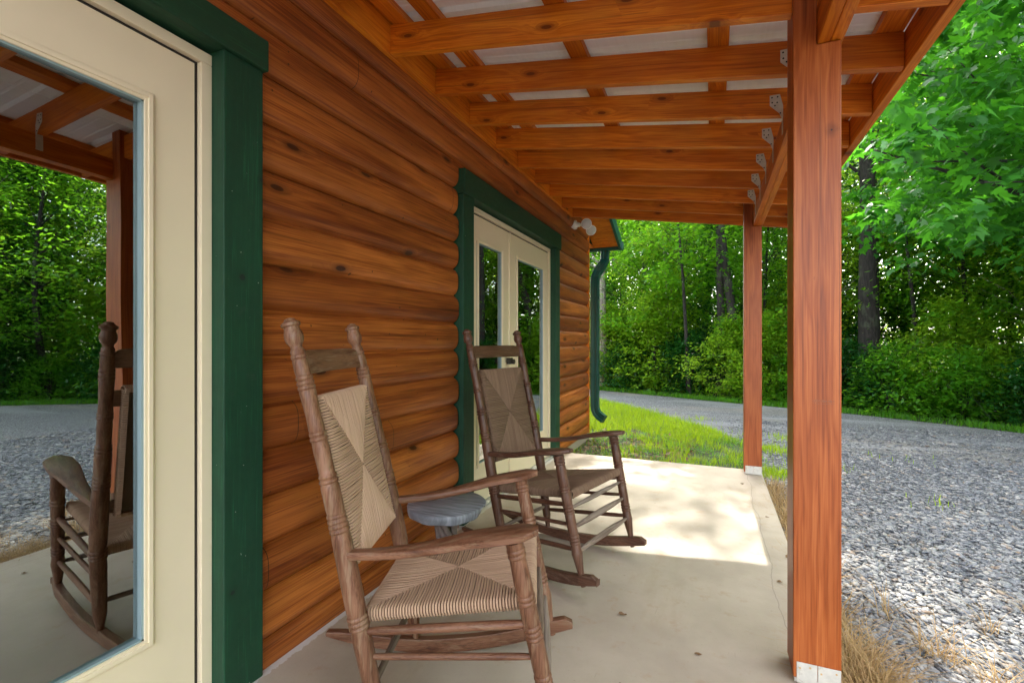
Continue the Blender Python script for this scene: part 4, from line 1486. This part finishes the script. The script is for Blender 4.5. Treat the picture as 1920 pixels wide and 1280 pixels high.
def put(key, x, y, label, rz, sc, cat='tree', name='tree', group=None):
    if x < -0.33 * y - 0.6: return None
    label = LOOK[key] + ', ' + whereabouts(x, y)
    cm, tm_ = PROT[key]
    hh = dict(edge1=6.2, edge2=6.8, edge3=5.6, mid1=12.4, mid2=14, mid3=10.4, tall=17.6).get(key)
    if hh and -5 < x < 5.5:
        sc = min(sc, max(0.6, (y - (6.0 if x < 1.3 else 5.2)) * 0.95 / hh))
    return plant_tree(x, y, label, key, cat, cm, tm_, rz=rz, sc=sc, group=group, name=name)


# the big maple reaching over the driveway at the right
mc = []
rg = np.random.default_rng(55)
while len(mc) < 640:
    x = rg.uniform(1.5, 7.8); y = rg.uniform(6.4, 10.6); z = rg.uniform(1.75, 7.6)
    # underside rises towards the trunk side, crown thins out at the left end
    if x < 2.6 and rg.random() > 0.55: continue
    if y - z < 1.5: continue
    low = 2.35 + 0.35 * math.sin(x * 2.1) - 0.35 * (x - 4) * 0.2
    if z < low: continue
    if (x - 5.0) ** 2 / 3.6 ** 2 + (y - 8.6) ** 2 / 2.4 ** 2 + (z - 5) ** 2 / 3.6 ** 2 > 1.0: continue
    if math.sin(x * 3.1 + z * 2) * math.sin(y * 2.7 + z * 2.9 + 1) > 0.45: continue
    mc.append((x, y, z))
nearl = []
while len(nearl) < 120:
    x = rg.uniform(1.25, 4.2); y = rg.uniform(5.1, 7.4); z = rg.uniform(2.25, 5.4)
    px = 961 + 895 * (0.9224 * x + 0.3863 * y) / (-0.3863 * x + 0.9224 * y)
    if px < 1640 or px > 2150: continue
    if z < 2.45 + 0.25 * math.sin(x * 4 + y * 3): continue
    if math.sin(x * 4.1 + z * 3.0 + 0.5) * math.sin(y * 2.9 - z * 2.3 + 1) > 0.25: continue
    nearl.append((x, y, z))
mc = np.concatenate([np.array(mc), np.array(nearl)]) - np.array([5.2, 9.2, -0.11])
Rr = 0.42 * rg.uniform(0.6, 1.2, len(mc))
Rr[-120:] *= 0.8
mV = leaves(mc, Rr, 40, 0.128, ST, 56, droop=0.75, flat=0.16)
mm = fastmesh('crown_maple', mV, len(ST)); mm.materials.append(M['maple'])
tmap = trunk_mb(7.6, 0.17, mc, 57, nl=40, zlow=1.9, wob=0.05).mesh('trunk_maple', (0, 0, 0), True); tmap.materials.append(M['bark'])
plant_tree(5.2, 9.2, 'broad maple with large lobed leaves overhanging the driveway at the right', 'maple', 'tree', mm, tmap, name='maple_tree')


def bare_trunk(x, y, r, h, label, bark='bark', lean=(0, 0), seed=1, nl=5, key='mid1', zl=3.5):
    """a trunk that shows clearly, with a crown of its own high up"""
    cm, C = make_crown_mesh('crown_own', h, max(zl, h * 0.35), 1.5, 70, 40, 0.14, OV, 300 + seed, 0.5)
    cm.materials.append(M['leaf_a'])
    C2 = C + np.array([lean[0] * 0.6, lean[1] * 0.6, 0])
    tm_ = trunk_mb(h * 0.95, r, C, 400 + seed, lean=lean, nl=nl + 8, zlow=zl, wob=0.06).mesh('trunk_own', (0, 0, 0), True)
    tm_.materials.append(M[bark])
    return plant_tree(x, y, label, 'own', 'tree', cm, tm_, name='tree')


bare_trunk(2.98, 11.75, 0.21, 12.5, 'thickest dark tree trunk, seen just right of the near post', seed=1, lean=(-0.5, 0), zl=4.0)
bare_trunk(-2.75, 12.75, 0.13, 6.5, 'pale grey trunk at the wood edge beside the downspout', 'bark_pale', seed=2, lean=(0.2, 0), zl=3.2)
bare_trunk(0.16, 12.0, 0.105, 7.5, 'straight dark trunk left of the far post', seed=3, lean=(0.1, 0), zl=4.2)
bare_trunk(0.62, 12.15, 0.13, 7.8, 'dark trunk partly hidden by the far post', seed=4, lean=(-0.6, 0), zl=4.2)
bare_trunk(-0.5, 11.85, 0.05, 6.0, 'thin crooked sapling at the wood edge left of the straight dark trunk', seed=5, lean=(-0.5, 0), zl=2.6)
bare_trunk(6.3, 11.6, 0.10, 9.0, 'slim trunk leaning right behind the maple leaves', seed=6, lean=(-1.1, 0), zl=3.5)
bare_trunk(3.75, 11.7, 0.045, 7.0, 'thin curved sapling right of the thickest trunk', seed=7, lean=(-0.4, 0), zl=3.4)
bare_trunk(1.5, 12.3, 0.10, 8.5, 'dark leaning trunk between the two porch posts', seed=8, lean=(0.9, 0), zl=4.4)

edge = [('edge1', -4.3, 13.9), ('edge2', -3.6, 14.9), ('edge1', -1.9, 14.0), ('edge3', -1.1, 13.2), ('edge2', 0.1, 14.6), ('edge1', 1.2, 13.0), ('edge3', 2.3, 12.4), ('edge2', 2.6, 14.2),
        ('edge1', 4.6, 12.6), ('edge3', 5.6, 10.9), ('edge2', 6.8, 10.3), ('edge1', 7.6, 8.6), ('edge3', 9.0, 7.9), ('edge1', 9.8, 6.2), ('edge2', 11.2, 6.6), ('edge3', 11.4, 4.6), ('edge1', 12.8, 3.6), ('edge2', 14.2, 3.2), ('edge1', 15.4, 0.8), ('edge2', -6.0, 15.4), ('edge3', -7.5, 15.2), ('edge1', -9.5, 16.8), ('edge2', 17.5, -1.5), ('edge3', 13.6, 5.4), ('edge2', 3.7, 14.6), ('edge1', 5.6, 13.2), ('edge2', 7.0, 12.4), ('edge3', 4.9, 14.8), ('edge1', 8.4, 11.6)]
rg = np.random.default_rng(91)
for k, x, y in edge:
    put(k, x, y, 'leafy young tree at the wood edge across the driveway', rg.uniform(0, 6.28), rg.uniform(0.74, 0.88) if -5 < x < 3 else rg.uniform(0.85, 1.08), group='young trees along the far side of the driveway')
mids = []
for i in range(13):
    x = -9 + i * 2.3 + rg.uniform(-0.6, 0.6)
    mids.append((('mid1', 'mid2', 'mid3')[i % 3], x, far_y(x) + rg.uniform(6.5, 9.5)))
for i in range(12):
    x = -12 + i * 3.0 + rg.uniform(-1, 1)
    mids.append((('tall', 'mid2')[i % 2], x, far_y(x) + rg.uniform(12, 17)))
mids += [('mid2', -1.25, 18.6), ('sparse', -3.4, 20.2), ('sparse', -0.2, 19.4), ('sparse', -1.2, 21.5), ('sparse', 1.4, 21.6)]  # sparse ones are added to thin the sun reaching slab and lawn
for i in range(7):
    mids.append((('mid1', 'mid3', 'mid2')[i % 3], 13 + rg.uniform(-1, 4) + i * 0.6, 9.5 - i * 2.3))
for k, x, y in mids:
    put(k, x, y, 'tall tree deeper in the wood behind the young trees', rg.uniform(0, 6.28), rg.uniform(0.9, 1.1), group='tall trees deeper in the wood')
x = -8.5
i = 0
while x < 16:
    k = ('shrub1', 'shrub2', 'shrub3')[int(rg.integers(0, 3))]
    put(k, x, far_y(x) + rg.uniform(0.7, 1.2), 'leafy undergrowth bush at the foot of the wood', rg.uniform(0, 6.28), rg.uniform(0.75, 1.15), cat='bush', name='bush', group='bushes at the foot of the wood')
    if i % 2:
        k = ('shrub1', 'shrub3')[int(rg.integers(0, 2))]
        put(k, x + 0.3, far_y(x) + rg.uniform(2.0, 3.2), 'leafy undergrowth bush at the foot of the wood', rg.uniform(0, 6.28), rg.uniform(0.9, 1.3), cat='bush', name='bush', group='bushes at the foot of the wood')
    x += rg.uniform(0.55, 0.9)
    i += 1

# far wood: one mass of leaves, nobody could count
rg = np.random.default_rng(77)
n = 5200
th = rg.uniform(R(-20), R(120), n)
rr = rg.uniform(25, 40, n)
zz = rg.uniform(-0.2, 15, n) * (rr / 40) ** 0.5
C = np.stack([rr * np.sin(th), rr * np.cos(th), zz], 1)
V = leaves(C, 0.9 * rg.uniform(0.5, 1.4, n), 26, 0.26, OV, 78)
fw = fastmesh('far_wood', V, 4); fw.materials.append(M['leaf_b'])
o = bpy.data.objects.new('far_wood', fw); COL.objects.link(o); o['kind'] = 'stuff'
rg = np.random.default_rng(177)
n = 5200
th = rg.uniform(R(-20), R(120), n)
rr = rg.uniform(19, 27, n)
C = np.stack([rr * np.sin(th), rr * np.cos(th), rg.uniform(-0.1, 7.5, n) * rg.uniform(0.5, 1, n)], 1)
V = leaves(C, 0.7 * rg.uniform(0.5, 1.4, n), 26, 0.20, OV, 178)
fu = fastmesh('wood_understorey', V, 4); fu.materials.append(M['leaf_a'])
o = bpy.data.objects.new('wood_understorey', fu); COL.objects.link(o); o['kind'] = 'stuff'
# ground cover on the forest floor
n = 2600
xs = rg.uniform(-12, 18, n)
C = np.stack([xs, far_y(xs) + rg.uniform(0.2, 12, n), rg.uniform(-0.08, 0.15, n)], 1)
V = leaves(C, 0.35 * rg.uniform(0.5, 1.4, n), 16, 0.08, O6, 79)
gc = fastmesh('ground_cover', V, 6); gc.materials.append(M['leaf_a'])
o = bpy.data.objects.new('ground_cover', gc); COL.objects.link(o); o['kind'] = 'stuff'
n = 1500
C = np.stack([rg.uniform(-1.4, 0.5, n), rg.uniform(4.87, 6.6, n) ** 1.0, rg.uniform(-0.085, -0.045, n)], 1)
C = C[(np.sin(C[:, 0] * 6) * np.sin(C[:, 1] * 7 + 1) > -0.1)]
V = leaves(C, np.full(len(C), 0.035), 6, 0.022, O6, 81, droop=0.1)
cv = fastmesh('clover', V, 6); cv.materials.append(M['leaf_a'])
o = bpy.data.objects.new('clover', cv); COL.objects.link(o); o['kind'] = 'stuff'
# brown leaf litter beside the slab and the wall
n = 420
C = np.stack([rg.uniform(-1.45, -0.2, n), rg.uniform(4.9, 6.6, n), np.full(n, -0.09)], 1)
V = leaves(C, np.full(n, 0.05), 3, 0.045, O6, 80, droop=0.05)
V = np.where(V[:, 2:3] < -0.092, V * [1, 1, 0] + [0, 0, -0.091], V)
lt = fastmesh('leaf_litter', V, 6); lt.materials.append(M['litter'])
o = bpy.data.objects.new('leaf_litter', lt); COL.objects.link(o); o['kind'] = 'stuff'

# bits of dry leaf and twig blown onto the slab
random.seed(12)
spots = [(0.395, 2.93), (0.30, 2.62), (-0.28, 1.62), (-0.05, 1.90), (0.33, 3.55), (-0.62, 3.2), (0.12, 1.35), (-0.35, 2.05), (0.22, 4.3)]
for i, (x, y) in enumerate(spots):
    big = i == 0
    q = 0.045 if big else random.uniform(0.010, 0.022)
    a = random.uniform(0, 6.28)
    pts = []
    for k in range(9):
        th = k * 6.283 / 9
        rr_ = q * (0.5 + 0.5 * random.random())
        pts.append((x + rr_ * math.cos(th) * 1.0, y + rr_ * math.sin(th) * 0.6, 0.004 + random.uniform(0, 0.35) * q))
    n_ = len(pts)
    pts.append((x, y, 0.003))
    o = part('dry_leaf', MB().add(pts, [(n_, k, (k + 1) % n_) for k in range(n_)]), M['litter'])
    where = ['largest curled dry leaf at the slab edge beside the near post', 'small dry leaf near the crack behind the near post', 'dry leaf crumb right of the nearest chair', 'dry leaf crumb in the shade in mid slab', 'dry leaf on the crack beyond the near post',
             'dry leaf crumb under the dark chair', 'dry leaf crumb in the near foreground of the slab', 'dry leaf crumb between the two rocking chairs', 'dry leaf crumb by the far post'][i]
    tag(o, where, 'leaf', 'dry leaves on the slab')
